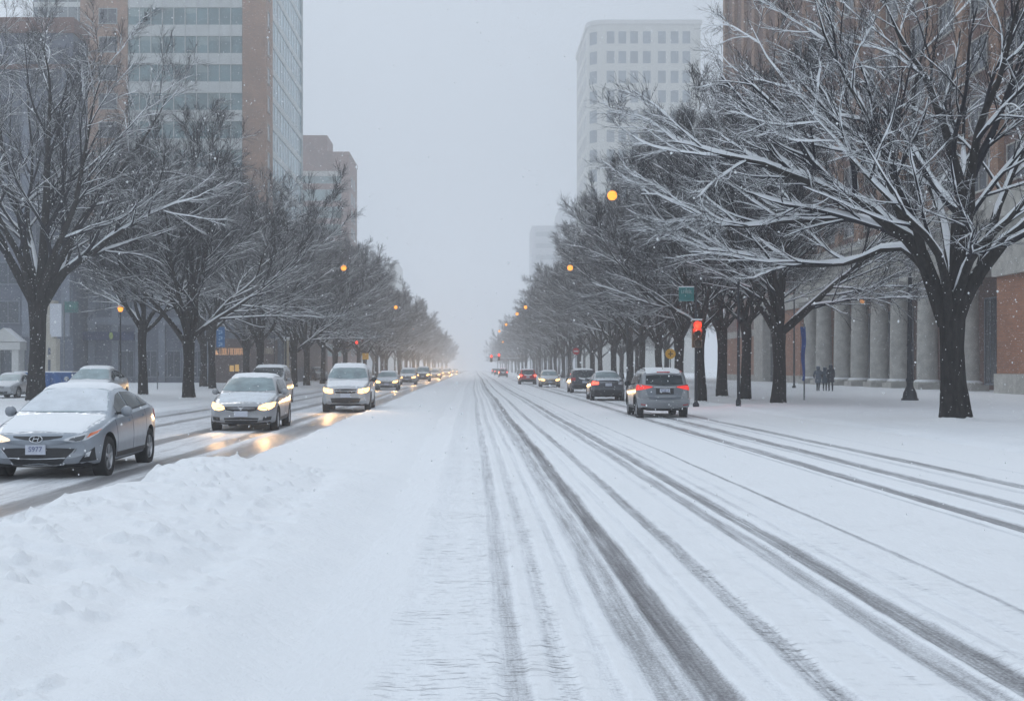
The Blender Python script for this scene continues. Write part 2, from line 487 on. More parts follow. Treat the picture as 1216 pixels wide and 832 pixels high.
def bank_material():
    m = N('bank_snow')
    n1 = m.noise(1.6, 5, .6); n2 = m.noise(11.0, 6, .62); n3 = m.noise(90.0, 3)
    dirt = m.ramp(m.noise((7, 4, 7), 5, .6), [(.66, 0.0), (.78, 1.0)])
    c = m.mix(m.ramp(n1, [(.3, 0.0), (.7, 1.0)]), (.86,.88,.90), (.89,.905,.92))
    m.col(m.mix(m.math('MULTIPLY', dirt, .16), c, (.45,.47,.50))).rough(.8)
    m.b.inputs['Specular IOR Level'].default_value = .3
    b1 = m.bump(n2, .55, .05); m.nrm(m.bump(n3, .45, .010, b1))
    return m.m
M['bank'] = bank_material()
sheet('snow_bank', xb, ysb, bank_z, M['bank'])

# pavements under snow, with the kerb as a step
def pave_material():
    m = N('pavement_snow')
    n1 = m.noise(.6, 5, .6); n2 = m.noise(14.0, 6, .65); n3 = m.noise((3.0, .8, 3.0), 5, .6)
    foot = m.ramp(m.noise((5.5, 3.5, 5), 4, .6), [(.64, 0.0), (.74, 1.0)])
    zone = m.ramp(m.noise(.22, 3), [(.42, 0.0), (.56, 1.0)])
    c = m.mix(m.ramp(n1, [(.3, 0.0), (.7, 1.0)]), (.82,.845,.875), (.87,.89,.91))
    c = m.mix(m.math('MULTIPLY', m.ramp(n3, [(.55, 0.0), (.75, 1.0)]), .22), c, (.55,.57,.61))
    m.col(m.mix(m.math('MULTIPLY', m.math('MULTIPLY', foot, zone), .6), c, (.42,.44,.48))).rough(.8)
    m.b.inputs['Specular IOR Level'].default_value = .3
    m.nrm(m.bump(m.math('SUBTRACT', n2, m.math('MULTIPLY', foot, .6)), .5, .04))
    return m.m
M['pave'] = pave_material()
def paveR(X, Y):
    k = sstep(XR_KERB-.15, XR_KERB+.55, X + .25*(fbm(Y*.4, Y*0, 60)-.5))
    z = pave_h(X, Y)
    # trodden path beside the trees
    z = z - .045*np.exp(-((X-11.9-.4*np.sin(Y/17))/.35)**2)*fbm(X*3, Y*2.0, 61) + .03*np.exp(-((X-10.9)/.3)**2)*fbm(X*2, Y, 62)
    return z*k + (-.02)*(1-k)
def paveL(X, Y):
    k = sstep(0, .7, (XL_KERB+.15) - X + .3*(fbm(Y*.4, Y*0, 63)-.5))
    return pave_h(X, Y)*k + (-.02)*(1-k)
xp = np.concatenate([np.arange(10.05, 15.5, .09), np.arange(15.5, 75, .8)])
yp = np.concatenate([rows(14, 90, .012)[:-1], rows(90, 950, .03)])
sheet('pavement', xp, yp, paveR, M['pave'])
xq = np.concatenate([np.arange(-90, -19, .9), np.arange(-19, -12.3, .13)])
sheet('pavement', xq, yp, paveL, M['pave'])

# ================================================================== BUILDINGS
def wall_rect(mb, face, c, u0, u1, z0, z1, t=.3):
    "a slab lying on plane y=c (face 'y', looking to -y) or x=c (face 'x'), t deep towards the inside"
    if face == 'y': mb.box(u0, u1, c, c+t, z0, z1)
    elif face == '+x': mb.box(c-t, c, u0, u1, z0, z1)
    else: mb.box(c, c+t, u0, u1, z0, z1)

def window(parent, face, c, u0, u1, z0, z1, gm, fm, proud=.02, bars=1, inset=.22, cols=None, name='window', sill=True):
    "framed window: jambs and sill stand round a pane; c is the wall plane, pane sits on it, frame is proud"
    s = 1 if face == '+x' else -1          # direction outwards
    f = MB(); fr = .10
    def bx(a0, a1, b0, b1, d0, d1):
        lo, hi = sorted((c+s*d0, c+s*d1))
        if face == 'y': f.box(a0, a1, lo, hi, b0, b1)
        else: f.box(lo, hi, a0, a1, b0, b1)
    bx(u0, u0+fr, z0, z1, .0, proud+.06); bx(u1-fr, u1, z0, z1, .0, proud+.06)
    bx(u0+fr, u1-fr, z1-fr, z1, .0, proud+.06)
    bx(u0-(.1 if sill else 0), u1+(.1 if sill else 0), z0-.12, z0, .0, proud+(.16 if sill else .06))
    for i in range(1, bars+1):
        u = u0 + (u1-u0)*i/(bars+1); bx(u-.03, u+.03, z0, z1-fr, .0, proud+.04)
    fo = f.build(name, fm, parent)
    g_ = MB()
    lo, hi = sorted((c, c+s*(proud)))
    if face == 'y': g_.box(u0+fr, u1-fr, lo, hi, z0, z1-fr)
    else: g_.box(lo, hi, u0+fr, u1-fr, z0, z1-fr)
    g_.build('pane', gm, fo)
    return fo

# ---- tower with brick wings and ribbon windows, left
t = empty('office_tower', (0, 0, 0)); tag(t, 'tall brick and glass office tower with ribbon windows on the left of the street', 'building')
yF, xS = 182.0, -30.0
zt = 68.0
b = MB(); b.box(-57.3, -50.4, yF, yF+38, 0, zt); b.box(-33.7, -30.25, yF, yF+6, 0, zt); b.build('brick_wing', M['brick_tower'], t)
b = MB(); b.box(-50.4, -33.7, yF+.35, yF+38, 0, zt-.2); b.box(-33.7, -30.6, yF+6, yF+38.4, 0, zt-.4); b.build('core_wall', M['panel'], t)
row0 = 52.9 + 4.13*3
for i in range(16):
    zc = row0 - 4.13*i
    if zc < 5: break
    rib = MB()
    rib.box(-50.35, -33.75, yF+.05, yF+.345, zc+1.2, zc+1.2+1.65)     # spandrel
    for k in range(11):
        xx = -50.35 + 16.6*k/10
        rib.box(max(-50.35, xx-.06), min(-33.75, xx+.06), yF-.02, yF+.05, zc+1.2, zc+2.85)
        if 0 < k < 10: rib.box(xx-.05, xx+.05, yF+.0, yF+.30, zc-1.2, zc+1.2)
    ro = rib.build('ribbon_window', M['panel'], t)
    gl = MB(); gl.box(-50.35, -33.75, yF+.24, yF+.345, zc-1.28, zc+1.2); gl.build('pane', M['glass_teal'], ro)
    if i % 2 == 0 or True:
        rr = random.Random(i)
        for k in range(10):
            if rr.random() < .45:
                x0 = -50.35+1.66*k+.1; h = rr.uniform(.4, 2.0); bl = MB(); bl.box(x0, x0+1.46, yF+.215, yF+.238, zc+1.2-h, zc+1.2); bl.build('blind', M['glass_green'], ro)
    window(t, 'y', yF, -54.6, -51.9, zc-1.1, zc+1.1, M['glass_dark'], M['mullion'], bars=1)
    window(t, '+x', -30.25, yF+1.2, yF+3.0, zc-1.2, zc+1.1, M['glass_dark'], M['stone'], bars=0)
    cw = MB()
    cw.box(-30.6, -30.38, yF+6.0, yF+38.4, zc+1.3, zc+2.3)
    for k in range(12):
        yy = yF+6.0+32.4*k/11; cw.box(-30.6, -30.42, max(yF+6, yy-.06), min(yF+38.4, yy+.06), zc-1.83, zc+1.3)
    co = cw.build('curtain_wall', M['panel'], t)
    g2 = MB(); g2.box(-30.6, -30.47, yF+6.0, yF+38.4, zc-1.83, zc+1.3); g2.build('pane', M['glass_side'], co)
b = MB(); b.box(-30.65, -30.2, yF+38.4, yF+38.8, 0, zt); b.build('corner_trim', M['panel'], t)

# ---- low shops building in front of it
t = empty('shop_block', (0, 0, 0)); tag(t, 'low slate blue shop block with navy fascia and orange lit sign behind the left trees', 'building')
yP = 136.0
b = MB(); b.box(-42.0, -20.6, yP, yP+40, 0, 13.5); b.box(-42.0, -20.4, yP-.25, yP+40.2, 13.5, 14.3)
b.build('wall', M['slate'], t)
pr = MB()
for x in np.linspace(-41.5, -21.2, 9): pr.box(x-.35, x+.35, yP-.3, yP-.003, 0, 13.5)
pr.box(-42.0, -20.6, yP-.36, yP-.31, 6.4, 7.2)
pr.build('pilaster', M['slate_light'], t)
xs_ = np.linspace(-41.5, -21.2, 9)
for i in range(8):
    for (z0, z1) in ((8.1, 10.0), (11.0, 12.8)):
        window(t, 'y', yP, xs_[i]+.6, xs_[i+1]-.6, z0, z1, M['glass_dark'], M['slate_light'], bars=2)
    if i in (1, 2, 3, 4, 6):
        window(t, 'y', yP, xs_[i]+.5, xs_[i+1]-.5, .8, 3.6, M['glass_dark'], M['slate_light'], bars=1, sill=False, name='shop_window')
aw = MB()
A0, A1 = P(87,403,yP-.4), P(160,403,yP-.4)
aw.box(A0.x, A1.x, yP-.75, yP-.37, P(0,404,yP).z, P(0,394,yP).z)
aw.build('fascia', M['navy'], t)
em = MB(); em.lathe([(.0,-.03),(.42,-.03),(.42,.03),(0,.03)], 6, (0,0,0)); e_ = em.build('emblem', plain('emblem_green', (.25,.33,.06), .5), t)
e_.rotation_euler = (R(90),0,0); e_.location = (P(134.5,396,yP).x, yP-.82, 5.2); e_.scale = (.55,1,.55)
# warm shop front on the right of the block
b = MB(); b.box(P(254,0,yP).x, P(330,0,yP).x, yP-.55, yP-.36, .1, 4.9); b.build('shop_front', M['shop_brown'], t)
def letters(parent, x0, x1, y, z0, z1, mat, n, seed, name='lettering'):
    "a row of upright letter strokes, too far away to read"
    rr = random.Random(seed); l = MB(); w = (x1-x0)/n
    for i in range(n):
        a = x0+i*w+.1*w; bw = w*.78; th = w*.2; k = rr.randrange(5)
        l.box(a, a+th, y, y+.06, z0, z1)
        if k != 1: l.box(a+th, a+bw, y, y+.06, z1-th, z1)
        if k in (0, 2, 3): l.box(a+th, a+bw, y, y+.06, (z0+z1)/2-th/2, (z0+z1)/2+th/2)
        if k in (1, 3, 4): l.box(a+th, a+bw, y, y+.06, z0, z0+th)
        if k in (0, 4): l.box(a+bw-th, a+bw, y, y+.06, z0+th, z1-th)
    return l.build(name, mat, parent)
letters(t, P(262,0,yP).x, P(299,0,yP).x, yP-.64, 3.15, 3.85, M['sign_orange'], 15, 3)
letters(t, P(311,0,yP).x, P(326,0,yP).x, yP-.64, 3.25, 3.85, M['sign_pale'], 7, 5)
b = MB(); b.add([(P(256,0,yP).x-.1,yP-.62,3.15),(P(256,0,yP).x+.45,yP-.62,3.15),(P(256,0,yP).x+.18,yP-.62,3.7),
                 (P(256,0,yP).x-.1,yP-.56,3.15),(P(256,0,yP).x+.45,yP-.56,3.15),(P(256,0,yP).x+.18,yP-.56,3.7)],[(0,1,2),(3,5,4),(0,3,4,1),(1,4,5,2),(2,5,3,0)])
b.build('emblem', M['sign_orange'], t)
b = MB(); b.box(P(274,0,yP).x, P(279,0,yP).x, yP-.62, yP-.56, 1.35, 2.0); b.box(P(280.5,0,yP).x, P(285,0,yP).x, yP-.62, yP-.56, 1.35, 2.1); b.build('lit_window', M['shop_glow'], t)

# ---- dark brick block at the far left
t = empty('brick_block', (0, 0, 0)); tag(t, 'dark slate and brick block with a stone gabled doorway at the far left edge', 'building')
b = MB(); b.box(-85, -42.3, 132, 137, 0, 37.0); b.build('wall', M['slate'], t)
b = MB(); b.box(-85.2, -42.1, 131.7, 137.2, 37.0, 38.6); b.box(-85.1, -42.2, 131.9, 132-.005, 33.2, 33.7); b.build('parapet', M['brick_dark'], t)
pr = MB()
for x in np.arange(-84, -42.5, 4.1): pr.box(x-.45, x+.45, 131.6, 131.98, 5, 33.2)
pr.build('pier', M['slate_light'], t)
for x in np.arange(-84, -46, 4.1):
    for z in np.arange(6.5, 32, 4.1):
        window(t, 'y', 132, x+.8, x+3.3, z, z+2.3, M['glass_dark'], M['slate_light'], bars=1)
pd = MB(); c0, c1 = P(1,0,130).x-1.2, P(21,0,130).x
pd.box(c0, c0+.7, 130.2, 131.98, 0, 3.6); pd.box(c1-.7, c1, 130.2, 131.98, 0, 3.6); pd.box(c0-.2, c1+.2, 130.0, 131.98, 3.6, 4.4)
mid = (c0+c1)/2
pd.add([(c0-.3,129.9,4.45),(c1+.3,129.9,4.45),(mid,129.9,5.9),(c0-.3,131.98,4.45),(c1+.3,131.98,4.45),(mid,131.98,5.9)],[(0,1,2),(3,5,4),(0,3,4,1),(1,4,5,2),(2,5,3,0)])
pd.build('doorway', M['stone_pale'], t)
b = MB(); b.box(c0+.7, c1-.7, 131.2, 131.4, 0, 3.6); b.build('door', M['glass_dark'], t)

# ---- pale glass tower behind it
t = empty('glass_tower', (0, 0, 0)); tag(t, 'pale teal glass tower rising behind the dark block at the upper left corner', 'building')
b = MB(); b.box(-81, -70, 230, 250, 0, 90); b.build('wall', M['glass_pale'], t)
b = MB()
for z in np.arange(4, 90, 4): b.box(-81.1, -69.9, 229.9, 229.99, z, z+.9)
for x in np.arange(-80, -70, 1.8): b.box(x-.06, x+.06, 229.8, 229.895, 0, 90)
b.build('spandrel', M['panel'], t)

# ---- brown brick office with penthouse
t = empty('brown_office', (0, 0, 0)); tag(t, 'brown brick office block with a square penthouse beside the glass tower', 'building')
yC = 319.0; xC = -32.0
b = MB(); b.box(-62, xC, yC, yC+23, 0, 56.0); b.build('wall', M['brick_brown'], t)
b = MB(); b.box(-62.2, xC+.2, yC-.2, yC+23.2, 56.0, 56.8); b.build('roof', M['brick_brown'], t)
b = MB(); b.box(-60, P(388,0,yC).x, yC+1, yC+14, 56.8, 61.2); b.build('penthouse', M['brick_brown'], t)
b = MB(); b.box(-62, P(404,0,yC).x, yC-.12, yC-.004, 50.6, 51.9); b.build('string_course', M['stone'], t)
for i in range(12):
    zc = 1.7 + (437-211)/FPX*yC - 4.4*i
    if zc < 4: break
    window(t, 'y', yC, -60, P(405.5,0,yC).x, zc-1.4, zc+1.4, M['glass_green'], M['mullion'], bars=9, sill=False, name='ribbon_window')
    for yy in (yC+7, yC+13): window(t, '+x', xC, yy, yy+3, zc-1.3, zc+1.3, M['glass_green'], M['mullion'], bars=1)

# ---- far blocks
t = empty('hazy_office', (0, 0, 0)); tag(t, 'hazy grey office with a paler right wing far down the left side', 'building')
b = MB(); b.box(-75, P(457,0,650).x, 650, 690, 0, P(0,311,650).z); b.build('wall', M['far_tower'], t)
b = MB(); b.box(P(457,0,650).x, P(473,0,650).x, 651, 691, 0, P(0,312,650).z); b.build('wing', M['white_tower'], t)
for i in range(9):
    z = P(0,318,650).z-5*i
    window(t, 'y', 650, -70, P(455,0,650).x, z-1.8, z, M['glass_pale'], M['mullion'], bars=6, sill=False, name='ribbon_window')
t = empty('stepped_tower', (0, 0, 0)); tag(t, 'faint stepped tower in the haze just left of the white tower', 'building')
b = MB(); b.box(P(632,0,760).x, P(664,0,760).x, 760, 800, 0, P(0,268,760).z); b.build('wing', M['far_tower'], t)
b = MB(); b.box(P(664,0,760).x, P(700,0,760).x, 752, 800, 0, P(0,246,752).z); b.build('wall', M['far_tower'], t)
for i in range(10):
    z = P(0,275,760).z-7*i
    window(t, 'y', 760, P(636,0,760).x, P(661,0,760).x, z-3, z, M['glass_pale'], M['mullion'], bars=4, sill=False, name='ribbon_window')

# ---- white rounded tower
t = empty('white_tower', (0, 0, 0)); tag(t, 'tall off white tower with a rounded corner and square windows', 'building')
yE, xE, ztE, rr_ = 420.0, 38.4, P(0,29,420).z, 5.6
pts = [(76, yE)]
for k in range(9):
    a = R(270 - 90*k/8); pts.append((xE+rr_+rr_*math.cos(a), yE+rr_+rr_*math.sin(a)))
pts += [(xE, yE+48), (76, yE+48)]
def prism(pts, z0, z1, grow=0):
    cx = sum(p[0] for p in pts)/len(pts); cyy = sum(p[1] for p in pts)/len(pts)
    q = [(p[0]+(math.copysign(grow, p[0]-cx)), p[1]+(math.copysign(grow, p[1]-cyy))) for p in pts]
    n = len(q); mb = MB()
    mb.add([(x, y, z0) for x, y in q]+[(x, y, z1) for x, y in q], [tuple(range(n)), tuple(range(n, 2*n))[::-1]]+[(i, n+i, n+(i+1)%n, (i+1)%n) for i in range(n)])
    return mb
prism(pts, 0, ztE).build('wall', M['white_tower'], t)
prism(pts, ztE, ztE+1.4, .5).build('cornice', M['stone_pale'], t)
prism([(56,yE+11),(70,yE+11),(70,yE+28),(56,yE+28)], ztE+1.4, ztE+3.6).build('plant_room', M['white_tower'], t)
for j in range(12):
    zc = P(0,44.6,420).z - 6.6*j
    if zc < 30: break
    for px in (725, 739, 753, 768, 786, 801, 815):
        xx = P(px,0,420).x; window(t, 'y', yE, xx-1.4, xx+1.4, zc-2.1, zc+2.1, M['glass_pale'], M['stone_pale'], bars=0, sill=False)
    for k in range(7):
        yy = yE+8+k*5.5; window(t, '-x', xE, yy, yy+2.8, zc-2.1, zc+2.1, M['glass_pale'], M['stone_pale'], bars=0, sill=False)
    # window on the rounded corner
    w_ = MB(); vs = []
    for zz in (zc-2.1, zc+2.1):
        for q in range(5):
            a = R(225-16+8*q); vs.append((xE+rr_+(rr_+.05)*math.cos(a), yE+rr_+(rr_+.05)*math.sin(a), zz))
        for q in range(5):
            a = R(225-16+8*q); vs.append((xE+rr_+(rr_-.2)*math.cos(a), yE+rr_+(rr_-.2)*math.sin(a), zz))
    fs = [(q, q+1, q+11, q+10) for q in range(4)]+[(0,10,15,5),(4,9,19,14)]+[(q, q+5, q+6, q+1) for q in range(4)]+[(q+10, q+11, q+16, q+15) for q in range(4)]
    w_.add(vs, fs); w_.build('corner_window', M['glass_pale'], t)

# ---- colonnaded brick building on the right
t = empty('colonnade_building', (0, 0, 0)); tag(t, 'brick building with a row of grey stone columns along its street front', 'building')
LC = 34.0
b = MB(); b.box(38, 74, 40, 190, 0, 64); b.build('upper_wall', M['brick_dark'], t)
pr = MB()
for y in np.arange(84, 190, 6.5): pr.box(37.55, 37.995, y-.8, y+.8, 13.4, 64)
pr.build('pier', M['brick_tower'], t)
nwin = 0
for y in np.arange(86.2, 188, 6.5):
    for z in (15.0, 19.5, 24.0, 28.5, 33.0, 37.5):
        window(t, '-x', 38, y-.2, y+3.0, z, z+2.6, M['glass_dark'], M['stone'], bars=1); nwin += 1
# stone entablature
b = MB()
b.box(32.9, 38-.004, 79, 128.5, 8.3, 9.4); b.box(33.1, 38-.004, 79, 128.4, 9.4, 11.2); b.box(32.5, 38-.004, 79, 128.8, 11.2, 11.7); b.box(32.2, 38-.004, 79, 129.0, 11.7, 12.4)
b.build('entablature', M['stone'], t)
# columns
for d in (86.2, 93.9, 100.0, 105.0, 110.4, 115.6, 121.7, 126.3):
    co = MB()
    prof = [(0,.02),(1.02,.02),(1.02,.38),(.98,.38),(1.0,.5),(.92,.62),(.80,.68)]
    for k in range(11):
        s = k/10; prof.append((.76-.10*s*s, .7+6.6*s))
    prof += [(.70,7.38),(.72,7.45),(.66,7.5),(.68,7.62),(.85,7.85),(.92,7.95)]
    co.lathe(prof[3:]+[(0,7.95)], 28, (LC, d, .15))
    co_ = co.build('column', M['stone'], t, smooth=True)
    ba = MB(); ba.box(LC-1.05, LC+1.05, d-1.05, d+1.05, .0, .545); ba.build('plinth', M['stone'], co_)
    ca = MB(); ca.box(LC-.98, LC+.98, d-.98, d+.98, 8.06, 8.297); ca.build('capital', M['stone'], co_)
# recessed wall with dark openings behind the columns
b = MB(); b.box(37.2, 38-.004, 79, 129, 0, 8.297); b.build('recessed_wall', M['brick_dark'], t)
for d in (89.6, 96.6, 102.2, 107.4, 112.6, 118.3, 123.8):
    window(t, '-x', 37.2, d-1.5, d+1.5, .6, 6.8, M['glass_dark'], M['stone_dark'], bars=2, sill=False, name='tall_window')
# projecting wing nearest the camera
b = MB(); b.box(33.0, 38-.004, 42, 79, 1.35, 7.45); b.build('wing_wall', M['brick_orange'], t)
b = MB(); b.box(32.85, 38-.004, 41.9, 79.1, 0, 1.345); b.box(32.75, 38-.004, 41.8, 79.2, 7.455, 8.3); b.box(32.95, 38-.004, 41.9, 79.1-.004, 8.3, 11.0); b.box(32.3, 38-.004, 41.4, 79.3, 11.0, 12.5)
b.build('wing_stone', M['stone'], t)
for y in (48, 56, 64): window(t, '-x', 33.0, y, y+2.6, 2.4, 6.4, M['glass_dark'], M['stone'], bars=1)
# ground floor beyond the colonnade
b = MB(); b.box(34, 38-.004, 130.5, 139, .9, 8.0); b.build('wing_wall', M['brick_orange'], t)
b = MB(); b.box(34, 38-.004, 151, 169, .9, 5.6); b.build('wing_wall', M['brick_orange'], t)
b = MB(); b.box(33.9, 38-.004, 130.4, 139.1, 0, .895); b.box(33.9, 38-.004, 150.9, 169.1, 0, .895); b.box(33.8, 38-.004, 130.3, 151-.1, 8.005, 9.5); b.box(33.7, 38-.004, 146.2, 150.8, 0, 7.9)
b.box(33.8, 38-.004, 150.9, 169.3, 5.605, 6.4); b.build('stone_frame', M['stone'], t)
b = MB(); b.box(34.6, 35, 139.1, 146.1, 0, 8.0); bb = b.build('glass_wall', M['glass_dark'], t)
b = MB(); b.box(34.45, 34.595, 139.1, 146.1, 4.2, 4.5)
for y in (141.4, 143.8): b.box(34.45, 34.59, y-.07, y+.07, 0, 4.2)
b.build('transom', M['stone_pale'], bb)
# hanging lantern under the colonnade
la = empty('wall_lantern', (0,0,0)); tag(la, 'small amber lantern glowing between the columns of the brick building', 'lantern')
lp = P(1024, 356, 104.4)
mb = MB(); mb.lathe([(0,-.02),(.12,-.02),(.2,.1),(.2,.42),(.1,.55),(0,.58)], 8, (lp.x, lp.y, lp.z-.25)); mb.build('lamp_glass', M['amber_weak'], la)
mb = MB(); mb.lathe([(0,0),(.25,0),(.06,.16),(.03,.2),(0,.2)], 8, (lp.x, lp.y, lp.z+.33)); mb.tube((lp.x,lp.y,lp.z+.5),(lp.x,lp.y,8.3),.02,.02,6)
mb.tube((lp.x,lp.y,8.28),(33.2,lp.y,8.28),.03,.03,6); mb.build('bracket', M['black_metal'], la)
# ================================================================== TREES
def tubes(pts, rad, s, off=0.0):
    "pts (N,P,3), rad (N,P) -> verts, quads"
    Nn, Pn, _ = pts.shape
    tan = np.empty_like(pts)
    tan[:, 1:-1] = pts[:, 2:]-pts[:, :-2]; tan[:, 0] = pts[:, 1]-pts[:, 0]; tan[:, -1] = pts[:, -1]-pts[:, -2]
    tan /= np.linalg.norm(tan, axis=2, keepdims=True)+1e-9
    mean = pts[:, -1]-pts[:, 0]; mean /= np.linalg.norm(mean, axis=1, keepdims=True)+1e-9
    ref = np.where(np.abs(mean[:, 2:3]) < .75, np.array([[0, 0, 1.]]), np.array([[1., 0, 0]]))[:, None, :]
    a = np.cross(tan, ref); a /= np.linalg.norm(a, axis=2, keepdims=True)+1e-9
    b = np.cross(tan, a)
    w = 2*np.pi*np.arange(s)/s
    ring = (a[:, :, None, :]*np.cos(w)[None, None, :, None] + b[:, :, None, :]*np.sin(w)[None, None, :, None])*rad[:, :, None, None]
    v = pts[:, :, None, :]+ring
    idx = np.arange(Nn*Pn*s).reshape(Nn, Pn, s)
    nx = np.roll(idx, -1, axis=2)
    f = np.stack([idx[:, :-1], idx[:, 1:], nx[:, 1:], nx[:, :-1]], -1).reshape(-1, 4)
    return v.reshape(-1, 3), f
def merge(parts):
    vs, fs, n = [], [], 0
    for v, f in parts:
        vs.append(v); fs.append(f+n); n += len(v)
    return np.concatenate(vs), np.concatenate(fs)
def snow_on(pts, rad, s, rng, k=.8, add=.008, lift=.5, steep=.38):
    tan = np.gradient(pts, axis=1); tan /= np.linalg.norm(tan, axis=2, keepdims=True)+1e-9
    hz = np.sqrt(np.clip(1-tan[..., 2]**2, 0, 1))
    up = np.array([0, 0, 1.])-tan*tan[..., 2:3]; up /= np.linalg.norm(up, axis=2, keepdims=True)+1e-9
    n = rng.uniform(.72, 1.15, rad.shape)
    r = (rad*k+add)*np.clip(hz*1.5-steep, .02, 1)*n
    p = pts+up*((rad*lift+add*.6)*hz)[..., None]
    r[:, -1] *= .4; r[:, 0] *= .8
    return tubes(p, r, s)
def resample(poly, P_):
    poly = np.array(poly, float)
    # Catmull-Rom smoothing of guide points
    q = np.vstack([2*poly[0]-poly[1], poly, 2*poly[-1]-poly[-2]])
    out = []
    for i in range(1, len(q)-2):
        for t in np.linspace(0, 1, 8, endpoint=False):
            out.append(.5*((2*q[i])+(-q[i-1]+q[i+1])*t+(2*q[i-1]-5*q[i]+4*q[i+1]-q[i+2])*t*t+(-q[i-1]+3*q[i]-3*q[i+1]+q[i+2])*t**3))
    out.append(q[-2]); out = np.array(out)
    d = np.r_[0, np.cumsum(np.linalg.norm(np.diff(out, axis=0), axis=1))]
    tt = np.linspace(0, d[-1], P_)
    return np.stack([np.interp(tt, d, out[:, k]) for k in range(3)], 1)
def grow(pp, pr, k, t0, t1, lf, ang, Pc, wig, up, rk, rng, rmin, minlen=.2, out=0.0):
    Nn, Pn, _ = pp.shape
    L = np.linalg.norm(np.diff(pp, axis=1), axis=2).sum(1)
    t = (np.arange(k)[None, :]+rng.uniform(.1, .9, (Nn, k)))/k*(t1-t0)+t0
    ft = t*(Pn-1); i = np.clip(ft.astype(int), 0, Pn-2); fr = (ft-i)[..., None]
    r_ = np.arange(Nn)[:, None]
    pos = pp[r_, i]*(1-fr)+pp[r_, i+1]*fr
    tan = pp[r_, i+1]-pp[r_, i]; tan /= np.linalg.norm(tan, axis=2, keepdims=True)+1e-9
    rp = pr[r_, i]*(1-fr[..., 0])+pr[r_, i+1]*fr[..., 0]
    v = rng.normal(size=pos.shape)
    v[..., 2] = v[..., 2]*.7+up*.8
    hor = pos.copy(); hor[..., 2] = 0; hor /= np.linalg.norm(hor, axis=2, keepdims=True)+1e-6
    v += hor*out
    v -= tan*(v*tan).sum(2, keepdims=True); v /= np.linalg.norm(v, axis=2, keepdims=True)+1e-9
    a = rng.uniform(ang[0], ang[1], t.shape)[..., None]
    d = tan*np.cos(a)+v*np.sin(a)
    ln = np.maximum(L[:, None]*lf*(1.15-.75*t)*rng.uniform(.65, 1.2, t.shape), minlen)
    r0 = np.maximum(np.minimum(rp*rk*rng.uniform(.75, 1.1, t.shape), rp*.92), rmin)
    n = Nn*k
    pos = pos.reshape(n, 3); d = d.reshape(n, 3); ln = ln.reshape(n); r0 = r0.reshape(n)
    pts = np.empty((n, Pc, 3)); pts[:, 0] = pos
    st = (ln/(Pc-1))[:, None]
    dr = rng.normal(size=(n, 3))*wig*.5
    for j in range(1, Pc):
        pts[:, j] = pts[:, j-1]+d*st
        dr = dr*.6+rng.normal(size=(n, 3))*wig
        d = d+dr; d[:, 2] += up*.35/(Pc-1)
        d /= np.linalg.norm(d, axis=1, keepdims=True)
    rad = r0[:, None]*(1-.72*np.linspace(0, 1, Pc)[None, :]**.9)
    return pts, np.maximum(rad, rmin*.6)

def tree_meshes(seed, trunk, limbs, dens=1.0, twig=.0075, lod=0, counts=(11,9,7,4), bold=0.0):
    """trunk: list of (x,y,z,r); limbs: list of (guide points, r0). Returns the three meshes' data."""
    rng = np.random.default_rng(seed)
    tp = resample([p[:3] for p in trunk], 14)
    tr_ = np.interp(np.linspace(0, 1, 14), np.linspace(0, 1, len(trunk)), [p[3] for p in trunk])
    ns = 20 if lod == 0 else 12
    tv, tf = tubes(tp[None], tr_[None], ns)
    # fluted base and knotty bark
    ang = np.tile(2*np.pi*np.arange(ns)/ns, 14); zz = tv[:, 2]
    cen = np.repeat(tp, ns, axis=0)
    k = 1+.10*np.sin(ang*5+seed)*np.exp(-zz/.35)+.05*np.sin(ang*3+zz*2)+rng.normal(size=len(tv))*.015
    tv = cen+(tv-cen)*k[:, None]
    L1p, L1r = [], []
    for g_, r0 in limbs:
        p = resample(g_, 16)
        jit = rng.normal(size=p.shape)*.06; jit[0] = 0; p = p+np.cumsum(jit, 0)*.5
        L1p.append(p); L1r.append(np.maximum(r0*(1-.96*np.linspace(0, 1, 16)**(.72+bold*.25)), .012))
    p1, r1 = np.array(L1p), np.array(L1r)
    n2, n3, n4, n5 = [int(round(x*dens)) for x in counts]
    p2, r2 = grow(p1, r1, n2, .16+bold*.12, 1.0, .50, (.32, .80), 12, .05, .40, .60+.14*bold, rng, .014, .9, .30)
    p3, r3 = grow(p2, r2, n3, .12, 1.0, .52, (.30, .78), 9, .055, .22, .58, rng, .009, .6, .25)
    p4, r4 = grow(p3, r3, n4, .10, 1.0, .58, (.28, .72), 7, .06, .12, .65, rng, twig, .45, .2)
    parts_c = [tubes(p2, r2, 7 if lod == 0 else 5), tubes(p3, r3, 5 if lod == 0 else 4), tubes(p4, r4, 3)]
    snow = [snow_on(p1, r1, 8 if lod == 0 else 6, rng, .86, .022+.012*bold, .5, .38-.2*bold), snow_on(p2, r2, 6, rng, .9, .016+.010*bold, .55, .38-.2*bold), snow_on(p3, r3, 4, rng, .95, .010+.003*bold, .6, .38-.12*bold)]
    if lod == 0: snow.append(snow_on(p4, r4, 3, rng, .9, .003, .8))
    if n5:
        p5, r5 = grow(p4, r4, n5, .15, 1.0, .60, (.25, .65), 5, .07, .08, .8, rng, twig*.75, .28, .1)
        parts_c.append(tubes(p5, r5, 3))
    lim = [tubes(p1, r1, 12 if lod == 0 else 8)]
    # snow lodged in the fork
    fk = tp[-1]
    return merge([(tv, tf)]+lim), merge(parts_c), merge(snow)

